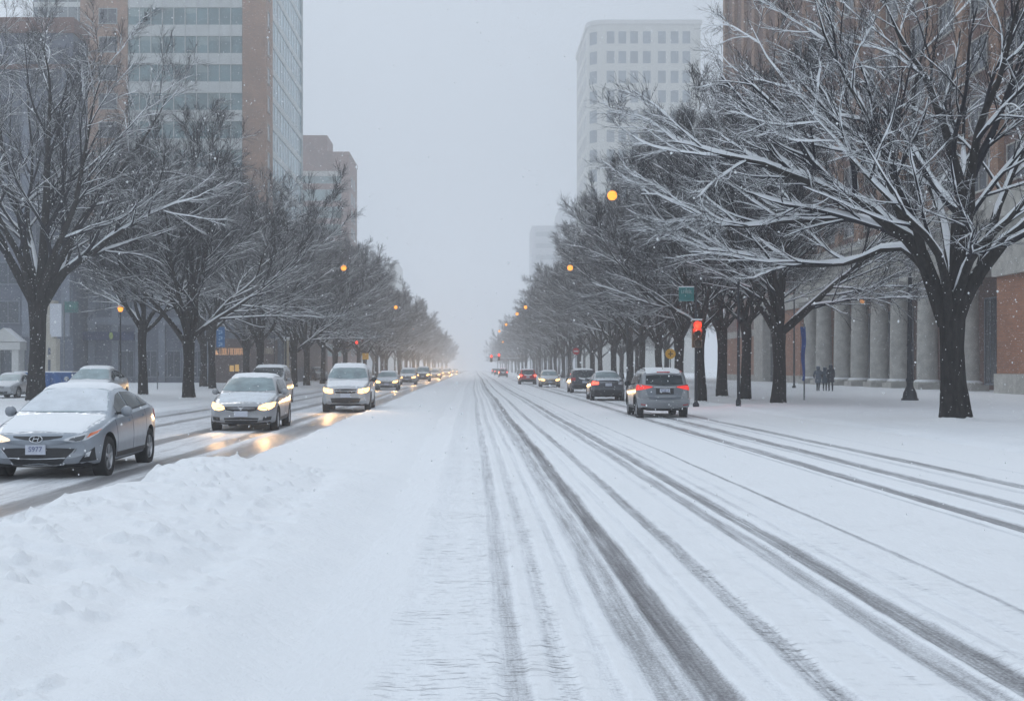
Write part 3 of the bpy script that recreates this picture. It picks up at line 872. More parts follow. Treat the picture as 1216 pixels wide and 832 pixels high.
def make_tree(name, seed, trunk, limbs, loc, rz, label, cat, group, **kw):
    a, b, c = tree_meshes(seed, trunk, limbs, **kw)
    t = empty(name, loc, rz); tag(t, label, cat, group)
    mk('trunk', a[0], a[1], M['bark'], t, smooth=True)
    mk('crown', b[0], b[1], M['twig'], t, smooth=True)
    rc = trunk[1][3]; n_ = 26; rg = np.random.default_rng(seed+90); w_ = 1+.22*(rg.random(n_)-.5); vs_ = [] 
    for rr_, zz_ in ((rc*.8, .13), (rc*1.12, .115), (rc*1.5, .07), (rc*2.3, .035), (rc*3.6, -.03)):
        for q in range(n_):
            a_ = 2*math.pi*q/n_; f_ = 1+(w_[q]-1)*(rr_/rc-.8)
            vs_.append((trunk[1][0]+rr_*f_*math.cos(a_), trunk[1][1]+rr_*f_*math.sin(a_), zz_*(.75+.5*rg.random())-.02))
    fs_ = [(r_*n_+q, r_*n_+(q+1)%n_, (r_+1)*n_+(q+1)%n_, (r_+1)*n_+q) for r_ in range(4) for q in range(n_)]
    so_ = MB(); so_.add(vs_, fs_); so_.build('snow_drift', M['snow_soft'], t, smooth=True)
    mk('snow_load', c[0], c[1], M['snow_soft'], t, smooth=True)
    return t
def copy_tree(src, loc, rz, sc, label, group=None, name=None):
    c = src.copy(); S.collection.objects.link(c)
    if name: c.name = name
    c.location = loc; c.rotation_euler = (0, 0, rz); c.scale = sc
    c['label'] = label
    if group: c['group'] = group
    for ch in src.children:
        d = ch.copy(); d.parent = c; S.collection.objects.link(d)
    return c

def px_limb(base, pxs, ys, d):
    "guide points given as photograph pixels at the tree's distance, ys: depth offsets"
    o = Vector(base); out = []
    for (px, py), dy in zip(pxs, ys):
        w = P(px, py, d+dy)
        out.append((w.x-o.x, w.y-o.y, w.z-o.z))
    return out

GR = 'street trees on the right side of the street'; GL = 'street trees on the left side of the street'
# big tree on the right
D = 38.0; bx_ = P(1133, 503, D).x; base = (bx_, D, gz(bx_, D))
F = (1127, 362)
trunk = [(0,0,-.15,.52),(0.01,0,.12,.42),(-.02,0,.9,.36),(-.04,0,1.9,.345),(-.06,0,2.9,.37),(-.10,0,3.75,.44)]
lm = []
def L_(pxs, ys, r): lm.append((px_limb(base, pxs, ys, D), r))
L_([(1124,385),(1106,332),(1085,288),(1048,258),(1019,232),(943,206),(905,187),(840,170),(805,162)], [0,0,-.1,-.4,-.8,-1.4,-1.8,-2.4,-3], .27)
L_([(1085,288),(1062,276),(1019,262),(943,262),(867,268),(818,246),(785,232),(765,230)], [0,.2,.6,1.0,1.4,1.8,2.2,2.5], .14)
L_([(1104,328),(1066,292),(1009,312),(943,314),(877,300),(820,292),(770,262)], [0,.8,1.6,2.2,2.8,3.2,3.4], .13)
L_([(1130,380),(1136,320),(1140,262),(1143,232),(1118,145),(1095,85),(1066,40),(1045,-20)], [0,.2,.6,1.0,1.6,2,2.4,2.6], .25)
L_([(1132,380),(1140,310),(1152,245),(1160,170),(1190,90),(1205,20),(1225,-50)], [0,-.4,-1,-1.6,-2.2,-2.6,-2.9], .23)
L_([(1135,380),(1160,335),(1190,297),(1220,270),(1275,225),(1330,190),(1380,140)], [0,0,-.2,-.4,-.8,-1,-1.2], .26)
L_([(1160,335),(1180,262),(1196,225),(1228,150),(1262,80),(1290,0)], [0,.6,1.2,2,2.6,3], .16)
L_([(1112,345),(1085,260),(1062,200),(1018,120),(985,50),(965,-10)], [0,-1,-2,-3,-3.8,-4.4], .17)
L_([(1108,335),(1076,270),(1034,200),(985,150),(940,105),(905,65),(885,25)], [0,1,1.8,2.8,3.8,4.6,5.0], .16)
L_([(1130,370),(1128,300),(1118,250),(1095,190),(1085,120),(1100,40),(1098,-30)], [0,1.2,2.6,3.8,4.6,5.2,5.6], .17)
L_([(1130,370),(1145,320),(1165,290),(1215,240),(1270,150),(1310,90)], [0,-1.4,-3.0,-4.4,-5.6,-6.2], .16)
L_([(1128,372),(1118,318),(1100,285),(1052,235),(1000,175),(950,120)], [0,-1.4,-2.8,-4.2,-5.2,-6], .15)
treeA = make_tree('street_tree', 5, trunk, lm, base, 0, 'biggest snow laden tree on the right, thick forked trunk in front of the columns', 'tree', GR, counts=(11,8,7,4), bold=.9)

# big tree on the left
D = 58.0; bx_ = P(43, 478, D).x; base = (bx_, D, gz(bx_, D))
trunk = [(0,0,-.15,.50),(0,0,.15,.41),(.02,0,1.2,.36),(.05,0,2.4,.35),(.08,0,3.6,.37),(.1,0,4.7,.45)]
lm = []
L_([(44,368),(20,318),(2,280),(-30,235),(-70,190),(-110,150)], [0,-.2,-.4,-.8,-1,-1.2], .25)
L_([(46,366),(52,310),(56,250),(58,180),(62,110),(50,40)], [0,.3,.6,1,1.4,1.8], .30)
L_([(48,366),(75,325),(110,300),(150,268),(190,248),(235,232)], [0,-.3,-.8,-1.4,-2,-2.4], .26)
L_([(48,366),(66,318),(100,262),(140,205),(178,150),(205,95)], [0,.6,1.4,2.2,3,3.6], .24)
L_([(44,368),(30,300),(18,240),(0,170),(-8,100),(10,50)], [0,1.2,2.4,3.4,4.2,4.8], .22)
L_([(46,368),(60,310),(86,245),(98,180),(110,110),(128,70)], [0,-1.4,-2.8,-4,-5,-5.6], .22)
L_([(44,368),(26,310),(-4,250),(-26,180),(-50,110),(-70,60)], [0,-1.4,-2.6,-3.6,-4.4,-5], .2)
L_([(46,366),(70,330),(88,290),(130,240),(175,210),(215,190)], [0,1.6,3,4.4,5.6,6.6], .18)
L_([(46,366),(40,310),(30,260),(36,190),(28,110),(30,70)], [0,2,3.6,5,6,6.6], .18)
treeB = make_tree('street_tree', 9, trunk, lm, base, 0, 'big dark snowy tree at the left edge, its trunk rising behind the grey sedan', 'tree', GL, counts=(12,9,8,4), bold=.45)

def generic(seed, H=16.0, Rr=7.6, fork=4.2, r=.33, nl=8):
    rng = np.random.default_rng(seed)
    trunk = [(0,0,-.15,r*1.4),(0,0,.12,r*1.15),(rng.normal()*.05,0,fork*.4,r),(rng.normal()*.08,0,fork*.8,r*1.0),(0,0,fork,r*1.2)]
    limbs = []
    for i in range(nl):
        a = 2*math.pi*(i+rng.uniform(-.3,.3))/nl; lean = rng.uniform(.55, 1.0) if i % 3 else rng.uniform(.12, .4)
        top = H*(1-.32*lean)*rng.uniform(.88,1.02); rad = Rr*lean
        s0 = fork*rng.uniform(.86,1.0); g_ = []
        for k, (fr, fz) in enumerate(((0,0),(.16,.14),(.38,.36),(.62,.60),(.84,.82),(1.0,1.0))):
            b_ = 1-.25*lean*math.sin(fz*math.pi)
            g_.append((math.cos(a)*rad*fr+rng.normal()*.12*(k>0), math.sin(a)*rad*fr+rng.normal()*.12*(k>0), s0+(top-s0)*fz*b_ if k < 5 else top))
        limbs.append((g_, r*rng.uniform(.5,.68)))
    return trunk, limbs
protos = []
specs = [(21,16.5,7.2,3.7,.27,8),(22,15.5,6.8,4.3,.24,8),(23,17.0,7.4,3.4,.29,9)]
R_ROW = [(55.2,925,2,.93),(61.6,885,1,.95),(67.8,857,0,.95),(58.5,833,1,.86),(79,806,2,.98),(91,783,0,.92),(101,762,1,1.0),(108,748,2,1.0),(121,729,0,1.0),(134,713,1,1.0),(147,0,2,1.0),(160,0,0,1.0),(174,0,1,1.0),(189,669,2,1.0)]
L_ROW = [(64.8,224,2,.98),(72.5,170,1,1.02),(85.6,308,0,.95),(92.5,252,1,1.05),(102,349,2,.92),(110,364,0,.95),(121,383,1,.95),(133,398,2,1.0),(146,0,0,1.0),(158,425,1,1.0),(172,0,2,1.0),(188,0,0,1.0)]
labR = ['forked snowy tree directly left of the first columns and the narrow blue banner',
 'snowy tree with a thin trunk, second right of the traffic signal',
 'snowy tree standing between the traffic signal tree and the twin forked ones',
 'snowy tree directly behind the red traffic signal pole',
 'snowy tree behind the roof of the grey SUV',
 'snowy tree above the front end of the grey SUV',
 'snowy tree between the dark sedan and the grey SUV',
 'slim snowy tree just right of the dark sedan roof',
 'snowy tree behind the dark sedan roof',
 'snowy tree between the dark hatchback and the dark sedan roofs']
labL = ['forked tree with snow in its crotch, standing between grey sedan and silver wagon',
 'straight trunk tree behind the grey sedan roof, left of the forked tree',
 'snowy tree rising behind the lit orange shop sign',
 'tall slim tree beside the blue banner on the left pavement',
 'snowy tree right of the cream pillar on the left pavement',
 'thin snowy tree just left of the snow covered parked car',
 'snowy tree just left of the white SUV roof',
 'snowy tree rising behind the white SUV roof']
used = {}
def put_tree(side, d, px, k, sc, label, group):
    global protos
    if px: x = (px-563)/FPX*d
    else: x = (13.5 if side > 0 else -14.7)+RNG.uniform(-.4,.4)
    loc = (x, d, gz(x, d)); rz = RNG.uniform(0, 6.28)
    pass
    if side < 0: sc *= .95
    s = (sc, sc, sc*RNG.uniform(.95,1.05))
    if k not in used:
        trk, lb = generic(*specs[k])
        used[k] = make_tree('street_tree', specs[k][0], trk, lb, loc, rz, label, 'tree', group, counts=(12,10,8,4), twig=.010, lod=1)
        used[k].scale = s
        return used[k]
    return copy_tree(used[k], loc, rz, s, label, group, 'street_tree')
i = 0
for j, (d, px, k, sc) in enumerate(R_ROW):
    put_tree(1, d, px, k, sc, labR[j] if j < len(labR) else 'hazy snowy tree in the receding row on the right beyond the dark cars', GR if j < len(labR) else 'distant trees of the right row')
for j, (d, px, k, sc) in enumerate(L_ROW):
    put_tree(-1, d, px, k, sc, labL[j] if j < len(labL) else 'hazy snowy tree in the receding row on the left beyond the white SUV', GL if j < len(labL) else 'distant trees of the left row')
for row in range(2):
    d = 203.0
    while d < 700:
        for side in (1, -1):
            x = (13.5 if side > 0 else -14.7)+side*row*7+RNG.uniform(-.5,.5); dd = d+RNG.uniform(-3,3)+row*6
            s = RNG.uniform(.92,1.06)
            copy_tree(used[int(RNG.integers(0,3))], (x, dd, .1), RNG.uniform(0,6.28), (s,s,s),
                      'hazy snowy tree in the receding row on the right beyond the dark cars' if side > 0 else 'hazy snowy tree in the receding row on the left beyond the white SUV',
                      'distant trees of the right row' if side > 0 else 'distant trees of the left row', 'street_tree')
        d *= 1.075 if row == 0 else 1.13
# second row behind, both sides, nearer part
for (x, d, k, s, lab) in ((-22.5,104,0,1.0,'snowy tree behind the shop front row, between the banner and the cream pillar'),(-21.5,118,2,1.0,'snowy tree in the second row behind the minivan'),
                     (21.5,140,0,1.0,'snowy tree in front of the far orange brick bay'),(20.5,158,1,1.0,'snowy tree in the second right row past the last column'),(21,178,2,1.0,'snowy tree in the second right row far past the columns')):
    copy_tree(used[k], (x, d, .1), RNG.uniform(0,6.28), (s,s,s), lab, 'second row trees', 'street_tree')
# ================================================================== CARS
M['tyre'] = plain('tyre', (.018,.018,.02), .8, .2, 20, bump=.3, bscale=90)
M['well'] = plain('wheel_well', (.012,.012,.013), .9)
M['rim'] = plain('rim', (.42,.43,.45), .35, .08, 8, metal=.8)
M['trim'] = plain('trim', (.02,.021,.024), .5, .2, 6)
M['chrome'] = plain('chrome', (.62,.64,.66), .18, .05, 6, metal=1.0)
M['lens'] = plain('lens', (.55,.57,.60), .15, .1, 12, metal=.3, coat=.5)
M['lens_dark'] = plain('lens_dark', (.06,.065,.07), .15, .2, 12, coat=.6)
M['amber'] = plain('amber', (.70,.16,.05), .25, .1, 12, coat=.5)
M['tail_red'] = plain('tail_red', (.50,.02,.025), .25, .15, 14, coat=.6)
M['tail_lit'] = emit('tail_lit', (1.0,.05,.035), .75, (.45,.02,.02))
M['tail_bright'] = emit('tail_bright', (1.0,.10,.06), 3.0, (.5,.03,.02))
M['head_lit'] = emit('head_lit', (1.0,.56,.20), 4.0)
M['head_far'] = emit('head_far', (1.0,.70,.40), 60.0)
M['head_soft'] = emit('head_soft', (1.0,.82,.62), 1.3)
M['snow_thin'] = plain('snow_thin', (.68,.72,.76), .7, .10, 4, bump=.3)
M['seam'] = plain('seam', (.01,.01,.012), .8)
M['plate'] = plain('plate', (.55,.58,.66), .5, .06, 20)
M['plate_ink'] = plain('plate_ink', (.12,.14,.28), .6)
M['car_glass'] = glass('car_glass', (.022,.032,.038), .08, .3, 1.5)
M['frost_glass'] = glass('frost_glass', (.20,.27,.29), .35, .25, 2.5)
M['frost_light'] = glass('frost_light', (.34,.43,.45), .45, .15, 2.5)
def paint(name, c, metal=.35, snow=.9):
    m = N(name)
    nz = m.noise(2.0, 5); d = tuple(x*.9 for x in c); u = tuple(min(1, x*1.08) for x in c)
    colr = m.ramp(nz, [(.3, d), (.7, u)])
    # road salt film on the lower body
    sp = m.n('ShaderNodeSeparateXYZ'); m.l(m.tc.outputs['Object'], sp.inputs[0])
    low = m.math('ADD', sp.outputs[2], m.math('MULTIPLY', m.math('SUBTRACT', m.noise(5.0, 5), .5), .35))
    salt = m.ramp(low, [(.28, .55), (.75, 0.0)])
    colr = m.mix(salt, colr, (.30,.31,.33))
    f = m.ramp(m.math('ADD', m.normal_z(), m.math('MULTIPLY', m.math('SUBTRACT', m.noise(12.0, 5), .5), .5)), [(snow, 0.0), (snow+.1, 1.0)])
    m.col(m.mix(f, colr, SNOWC)).rough(m.ramp(salt, [(0.0, .28), (.5, .6)]))
    m.b.inputs['Metallic'].default_value = metal
    m.b.inputs['Coat Weight'].default_value = .5; m.b.inputs['Coat Roughness'].default_value = .12
    return m.m

WHEELS = {}
def wheel_mesh(r, w, spokes):
    key = (round(r,3), round(w,3), spokes)
    if key in WHEELS: return WHEELS[key]
    ty = MB(); rr = r*.64
    ty.lathe([(rr,-w*.42),(r*.80,-w*.52),(r*.94,-w*.5),(r*.995,-w*.36),(r,0),(r*.995,w*.36),(r*.94,w*.5),(r*.80,w*.52),(rr,w*.42),(rr,-w*.42)], 36, axis='x')
    rm = MB()
    rm.lathe([(0,-w*.30),(rr*.99,-w*.30),(rr*.99,w*.40),(rr*.93,w*.45),(rr*.90,w*.40),(rr*.88,w*.1),(0,w*.05)], 30, axis='x')
    for k in range(spokes):
        a = 2*math.pi*k/spokes; ca, sa = math.cos(a), math.sin(a)
        hw1, hw2 = rr*.13, rr*.10; vs = []
        for (rad, hw, xx) in ((rr*.10,hw1,w*.40),(rr*.92,hw2,w*.42)):
            for sg in (-1, 1):
                y = rad*ca-sg*hw*sa; z = rad*sa+sg*hw*ca
                vs += [(xx, y, z), (w*.06, y, z)]
        rm.add(vs, [(0,2,6,4),(0,4,5,1),(2,3,7,6),(0,1,3,2),(4,6,7,5)])
    rm.lathe([(0,w*.3),(rr*.2,w*.3),(rr*.2,w*.42),(rr*.15,w*.46),(0,w*.46)], 16, axis='x')
    a = ty.build('tyre', M['tyre'], smooth=True); b = rm.build('rim', M['rim'], smooth=True)
    WHEELS[key] = (a.data, b.data)
    for o in (a, b): bpy.data.objects.remove(o)
    return WHEELS[key]

def smooth_profile(pts, L, w=.05):
    ys = np.linspace(-.3, L+.3, 900); xp = [p[0] for p in pts]; fp = [p[1] for p in pts]
    v = np.interp(ys, xp, fp); k = max(1, int(w/(ys[1]-ys[0])))
    ker = np.hanning(2*k+3); ker /= ker.sum()
    vs = np.convolve(np.pad(v, k+1, mode='edge'), ker, mode='valid')
    return lambda y: np.interp(y, ys, vs)

def build_car(name, sp, loc, rz, label, cat, group=None):
    """sp: dict describing the car; local -y is the nose, origin on the ground under the middle"""
    L, W, H = sp['L'], sp['W'], sp['H']
    top = smooth_profile(sp['top'], L, .07); bot = smooth_profile(sp['bot'], L, .05); belt = smooth_profile(sp['belt'], L, .12)
    wid = smooth_profile(sp['wid'], L, .12); rw = smooth_profile(sp['rw'], L, .2)
    ft, rt = sp.get('fb', .20), sp.get('rb', .12)
    st = np.unique(np.concatenate([[0, .012, .03, .06, .1, .15, .22, .3], np.linspace(.38, L-.4, 56), [L-.3, L-.22, L-.15, L-.1, L-.06, L-.03, L-.012, L]]))
    roofH = float(top(L*.55))
    def section(y):
        zt, zb, zs, w, r = float(top(y)), float(bot(y)), float(belt(y)), float(wid(y)), float(rw(y))
        zs = min(zs, zt-.015); c = max(0, min(1, (zt-zs)/(roofH-.95+1e-6)))
        zm = zb+(zs-zb)*.50
        x7 = (1-c)*.84*w+c*(r+.035); z7 = zt-.012-.10*c
        x8 = (1-c)*.5*w+c*r*.72; z8 = zt+(-.004 if c < .1 else -.018)
        return [(0, zb), (.70*w, zb), (.90*w, zb+.035), (.975*w, zb+.13*(zs-zb)+.02), (w, zm), (.985*w, zb+(zs-zb)*.80), (.945*w, zs-.01), ((1-c)*.90*w+c*.915*w, zs+.012), (x7, z7), (x8, z8), (0, zt)]
    def crom(half):
        pts = [np.array(p) for p in half]
        full = pts+[np.array((-p[0], p[1])) for p in half[-2:0:-1]]
        n = len(full); out = []
        for i in range(n):
            p0, p1, p2, p3 = full[i-1], full[i], full[(i+1) % n], full[(i+2) % n]
            for t in (0, .25, .5, .75):
                # tight cardinal spline so that creases stay crisp
                k = .38; m1 = k*(p2-p0); m2 = k*(p3-p1)
                h = (2*t**3-3*t**2+1)*p1+(t**3-2*t**2+t)*m1+(-2*t**3+3*t**2)*p2+(t**3-t**2)*m2
                out.append(h)
        return out
    vs = []; ringn = None
    def bend(x, y):
        w = W
        s0 = max(0, 1-y/1.0)**1.3; s1 = max(0, 1-(L-y)/.8)**1.3
        return y+ft*(x/w)**2*s0*1.0-rt*(x/w)**2*s1
    for y in st:
        ring = crom(section(y)); ringn = len(ring)
        for x, z in ring: vs.append((x, bend(x, y)-L/2, z))
    fs = []
    m = len(st)
    for j in range(m-1):
        for i in range(ringn):
            fs.append((j*ringn+i, j*ringn+(i+1) % ringn, (j+1)*ringn+(i+1) % ringn, (j+1)*ringn+i))
    # end caps: pull in to a centre line
    for j, sgn in ((0, -1), (m-1, 1)):
        c0 = len(vs); ringpts = vs[j*ringn:(j+1)*ringn]
        zc = sum(p[2] for p in ringpts)/ringn; yc = sum(p[1] for p in ringpts)/ringn
        for p in ringpts: vs.append((p[0]*.72, p[1]+sgn*.012-(p[1]-yc)*.1, zc+(p[2]-zc)*.6))
        c1 = len(vs); vs.append((0, (yc if sgn > 0 else min(p[1] for p in ringpts))+sgn*.012, zc))
        for i in range(ringn):
            a, b = j*ringn+i, j*ringn+(i+1) % ringn; a2, b2 = c0+i, c0+(i+1) % ringn
            fs.append((a, b, b2, a2) if sgn > 0 else (b, a, a2, b2))
            fs.append((a2, b2, c1) if sgn > 0 else (b2, a2, c1))
    bm = bmesh.new()
    bv = [bm.verts.new(p) for p in vs]
    for f in fs:
        try: bm.faces.new([bv[i] for i in f])
        except ValueError: pass
    bmesh.ops.remove_doubles(bm, verts=bm.verts, dist=1e-5)
    bmesh.ops.recalc_face_normals(bm, faces=bm.faces)
    bvh = BVHTree.FromBMesh(bm)
    root = empty(name, loc, rz); tag(root, label, cat, group)
    pm = sp['paint']
    me = bpy.data.meshes.new('body'); bm.to_mesh(me); bm.free()
    for mm in (pm, M['well']): me.materials.append(mm)
    body = bpy.data.objects.new('body', me); link(body)
    wr = sp['wr']; ax = sp['axles']
    cut = MB()
    for a in ax:
        for sg in (-1, 1):
            lo, hi = sorted((sg*W*.60, sg*W*1.3)); n = 40
            q = [(lo, a-L/2+(wr+.055)*math.cos(2*math.pi*i/n), wr+.0+(wr+.055)*math.sin(2*math.pi*i/n)) for i in range(n)]
            q2 = [(hi, p[1], p[2]) for p in q]
            cut.add(q+q2, [tuple(range(n))[::-1], tuple(range(n, 2*n))]+[(i, (i+1) % n, n+(i+1) % n, n+i) for i in range(n)])
    co = cut.build('cutter', M['well'])
    md = body.modifiers.new('b', 'BOOLEAN'); md.operation = 'DIFFERENCE'; md.solver = 'EXACT'; md.object = co
    dg = bpy.context.evaluated_depsgraph_get(); dg.update()
    nm = bpy.data.meshes.new_from_object(body.evaluated_get(dg))
    body.modifiers.clear(); body.data = nm; nm.name = 'body'
    bpy.data.objects.remove(co)
    nm.materials.clear(); nm.materials.append(pm); nm.materials.append(M['well'])
    lowclad = sp.get('clad')
    if lowclad: nm.materials.append(lowclad)
    for p in nm.polygons:
        c = p.center; p.material_index = 0; p.use_smooth = True
        for a in ax:
            rr = math.hypot(c.y-(a-L/2), c.z-wr)
            if rr < wr+.051 or (rr < wr+.058 and abs(p.normal.x) < .15 and abs(c.x) < W*.97): p.material_index = 1; p.use_smooth = False
        if p.material_index == 0 and c.z < sp.get('cladz', .2)+float(bot(c.y+L/2))*.0 and (lowclad): p.material_index = 2
        if p.normal.z < -.8: p.material_index = 1
    # keep the arch edge crisp
    b2 = bmesh.new(); b2.from_mesh(nm)
    for e in b2.edges:
        if len(e.link_faces) == 2 and e.calc_face_angle(0) > R(38): e.smooth = False
    b2.to_mesh(nm); b2.free()
    body.parent = root

    def proj(p, axis, sgn):
        p = Vector(p); d = Vector((0, 0, 0))
        if axis == 'x': o = Vector((sgn*3, p.x, p.y)); d.x = -sgn
        elif axis == 'y': o = Vector((p.x, sgn*6, p.y)); d.y = -sgn
        else: o = Vector((p.x, p.y, 4)); d.z = -1
        h, nrm, i, dist = bvh.ray_cast(o, d)
        if h is None:
            if axis == 'x': q = Vector((sgn*W*.8, p.x, p.y))
            elif axis == 'y': q = Vector((p.x, sgn*L*.5, p.y))
            else: q = Vector((p.x, p.y, H))
            h, nrm, i, dist = bvh.find_nearest(q)
        if nrm.dot(d) > 0: nrm = -nrm
        return h, nrm
    def patch(nm_, lower, upper, axis, sgn, mat, nu=10, nv=5, off=.005, parent=None, thick=None, noise=0.0, seed=0, taper=0.0):
        "a panel whose outline is two polylines in the side (x), front (y) or plan (z) view, laid on the body"
        lo = np.array(lower, float); up = np.array(upper, float)
        def poly(a, t):
            s = np.linspace(0, 1, len(a)); return np.array([np.interp(t, s, a[:, 0]), np.interp(t, s, a[:, 1])])
        V = []; rg = random.Random(seed)
        for j in range(nv+1):
            for i in range(nu+1):
                u, v = i/nu, j/nv
                p = poly(lo, u)*(1-v)+poly(up, u)*v
                h, n_ = proj((p[0], p[1]), axis, sgn)
                o_ = off
                if taper:
                    e = min(u, 1-u, v, 1-v)*2; o_ = .006+(off-.006)*min(1, (e/taper))**.5
                if noise: o_ += noise*rg.uniform(-1, 1)
                V.append(h+n_*o_)
        n0 = len(V); nu1 = nu+1
        F = [(j*nu1+i, j*nu1+i+1, (j+1)*nu1+i+1, (j+1)*nu1+i) for j in range(nv) for i in range(nu)]
        bd = [i for i in range(nu1)]+[j*nu1+nu for j in range(1, nv+1)]+[nv*nu1+i for i in range(nu-1, -1, -1)]+[j*nu1 for j in range(nv-1, 0, -1)]
        for k in bd:
            j, i = divmod(k, nu1); u, v = i/nu, j/nv
            p = poly(lo, u)*(1-v)+poly(up, u)*v
            h, n_ = proj((p[0], p[1]), axis, sgn); V.append(h-n_*.012)
        nb = len(bd)
        F += [(bd[k], n0+k, n0+(k+1) % nb, bd[(k+1) % nb]) for k in range(nb)]
        o = MB(); o.add(V, F); r_ = o.build(nm_, mat, parent or root, smooth=True)
        # orientation: first face must look along the surface normal
        f0 = r_.data.polygons[(nv//2)*nu+nu//2]; h, n_ = proj(tuple(poly(lo, .5)*.5+poly(up, .5)*.5), axis, sgn)
        if f0.normal.dot(n_) < 0: r_.data.flip_normals()
        return r_
    sy = L/2
    # ---- windscreen and rear window, seen in plan
    g = sp['glass']
    def plan_glass(nm_, y0, y1, w0, w1, mat, off=.006, **k):
        yy0, yy1 = y0-sy, y1-sy
        b_ = .10*(1 if y0 < L/2 else -1)
        lo = [(-w0, yy0+b_), (-w0*.5, yy0+b_*.25), (0, yy0), (w0*.5, yy0+b_*.25), (w0, yy0+b_)]
        up = [(-w1, yy1), (-w1*.5, yy1-b_*.15), (0, yy1-b_*.2), (w1*.5, yy1-b_*.15), (w1, yy1)]
        return patch(nm_, lo, up, 'z', 1, mat, 14, 8, off, **k)
    ws = plan_glass('windscreen', *g['front'], sp.get('front_glass', M['car_glass']))
    if g.get('front_view'):      # upright screens are laid on from the front instead
        pass
    if sp.get('rear_plan'):
        plan_glass('rear_window', *sp['rear_plan'], sp.get('rear_glass', M['car_glass']))
    if sp.get('rear_face'):
        lo, up = sp['rear_face']; patch('rear_window', lo, up, 'y', 1, sp.get('rear_glass', M['car_glass']), 12, 6, .008)
    # ---- side windows
    for sg in (-1, 1):
        for (ya, yb) in g['side']:
            n = 9; lo, up = [], []
            for i in range(n):
                y = ya+(yb-ya)*i/(n-1); zb_ = float(belt(y))+.035; zt_ = float(top(y))-g.get('drop', .135)
                zt_ = min(zt_, g.get('maxz', 9))
                lo.append((y-sy, zb_)); up.append((y-sy, max(zb_+.012, zt_)))
            patch('side_window', lo, up, 'x', sg, M['car_glass'], 10, 5, .005)
        # door seams and handles
        for ys_ in sp['seams']:
            z0 = float(bot(ys_))+.10; z1 = float(belt(ys_))-.01
            patch('door_seam', [(ys_-sy-.006, z0), (ys_-sy+.006, z0)], [(ys_-sy-.006, z1), (ys_-sy+.006, z1)], 'x', sg, M['seam'], 1, 8, .002)
        for ys_ in sp['handles']:
            z0 = float(belt(ys_))-.12
            patch('door_handle', [(ys_-sy-.09, z0), (ys_-sy+.09, z0)], [(ys_-sy-.09, z0+.035), (ys_-sy+.09, z0+.035)], 'x', sg, pm, 5, 2, .032)
        # sill
        ya, yb = ax[0]+wr+.09, ax[1]-wr-.09
        patch('sill', [(ya-sy, .5*(float(bot(ya))+.30)-.03), (yb-sy, .5*(float(bot(yb))+.30)-.03)], [(ya-sy, float(bot(ya))+.17), (yb-sy, float(bot(yb))+.17)], 'x', sg, M['trim'], 10, 2, .008)
        if sp.get('arch_trim'):
            for a in ax:
                mb = MB(); n = 22
                vsn = []
                for i in range(n+1):
                    an = R(-8)+R(196)*i/n
                    for rr, dx in ((wr+.055, .0), (wr+.125, .0)):
                        yy = a-sy+rr*math.cos(an); zz = max(.19, wr+rr*math.sin(an)); h, n_ = proj((yy, zz), 'x', sg)
                        vsn.append((h.x+sg*.015, yy, zz)); vsn.append((h.x-sg*.02, yy, zz))
                fsn = []
                for i in range(n):
                    b0 = i*4; fsn += [(b0, b0+2, b0+6, b0+4), (b0, b0+4, b0+5, b0+1), (b0+2, b0+3, b0+7, b0+6)]
                mb.add(vsn, fsn); mb.build('wheel_arch', M['trim'], root, smooth=True)
        # mirror
        ym, zm_ = sp['mirror']; h, n_ = proj((ym-sy, zm_), 'x', sg)
        mm = MB(); seg = [(0,0),(.055,.02),(.085,.05),(.085,.09),(.06,.12),(0,.135)]
        mm.lathe(seg, 14, (0,0,0), axis='x'); mo = mm.build('mirror', sp.get('mirror_mat', pm), root, smooth=True)
        mo.scale = (sg*1.45, .75, 1.0); mo.location = (h.x+sg*.06, h.y, zm_+.02)
        ar = MB(); ar.box(-.1, .1, -.03, .03, -.02, .02); a_ = ar.build('mirror_arm', M['trim'], mo); a_.location = (0, 0, -.03)
        # wheels
        for a in ax:
            wd = sp.get('ww', .21); ta, ri = wheel_mesh(wr, wd, sp.get('spokes', 5))
            we = bpy.data.objects.new('wheel', ta); link(we, root); we.location = (sg*(W-wd*.5-.015), a-sy, wr-.012); we.rotation_euler = (0.3, 0, 0)
            we.scale = (sg, 1, 1)
            rm = bpy.data.objects.new('rim', ri); link(rm, we)
    # ---- front and rear faces
    for kind, lower, upper, mat, opts in sp['faces']:
        o = dict(opts); ax_, sg_ = o.pop('at', ('y', -1)); mir = o.pop('mirror', False)
        par = None
        lab = o.pop('label', None); child = o.pop('child', None)
        r_ = patch(kind, lower, upper, ax_, sg_, mat, **o)
        if lab: r_['label'] = lab
        if mir:
            r2 = patch(kind, [(-x, z) for x, z in lower][::-1], [(-x, z) for x, z in upper][::-1], ax_, sg_, sp.get('mirror_lamp', mat) if kind == 'headlight' else mat, **o)
    # ---- snow lying on the car
    for k, (y0, y1, w0, w1, th) in enumerate(sp.get('snow', [])):
        lo = [(-w0, y0-sy+.05), (-w0*.6, y0-sy), (0, y0-sy-.015), (w0*.6, y0-sy), (w0, y0-sy+.05)]
        up = [(-w1, y1-sy), (-w1*.5, y1-sy+.01), (0, y1-sy+.02), (w1*.5, y1-sy), (w1, y1-sy)]
        patch('snow_cover', lo, up, 'z', 1, M['snow_thin'] if th < .013 else M['snow_soft'], 22, 18, th, noise=th*.16, seed=k+3, taper=.16)
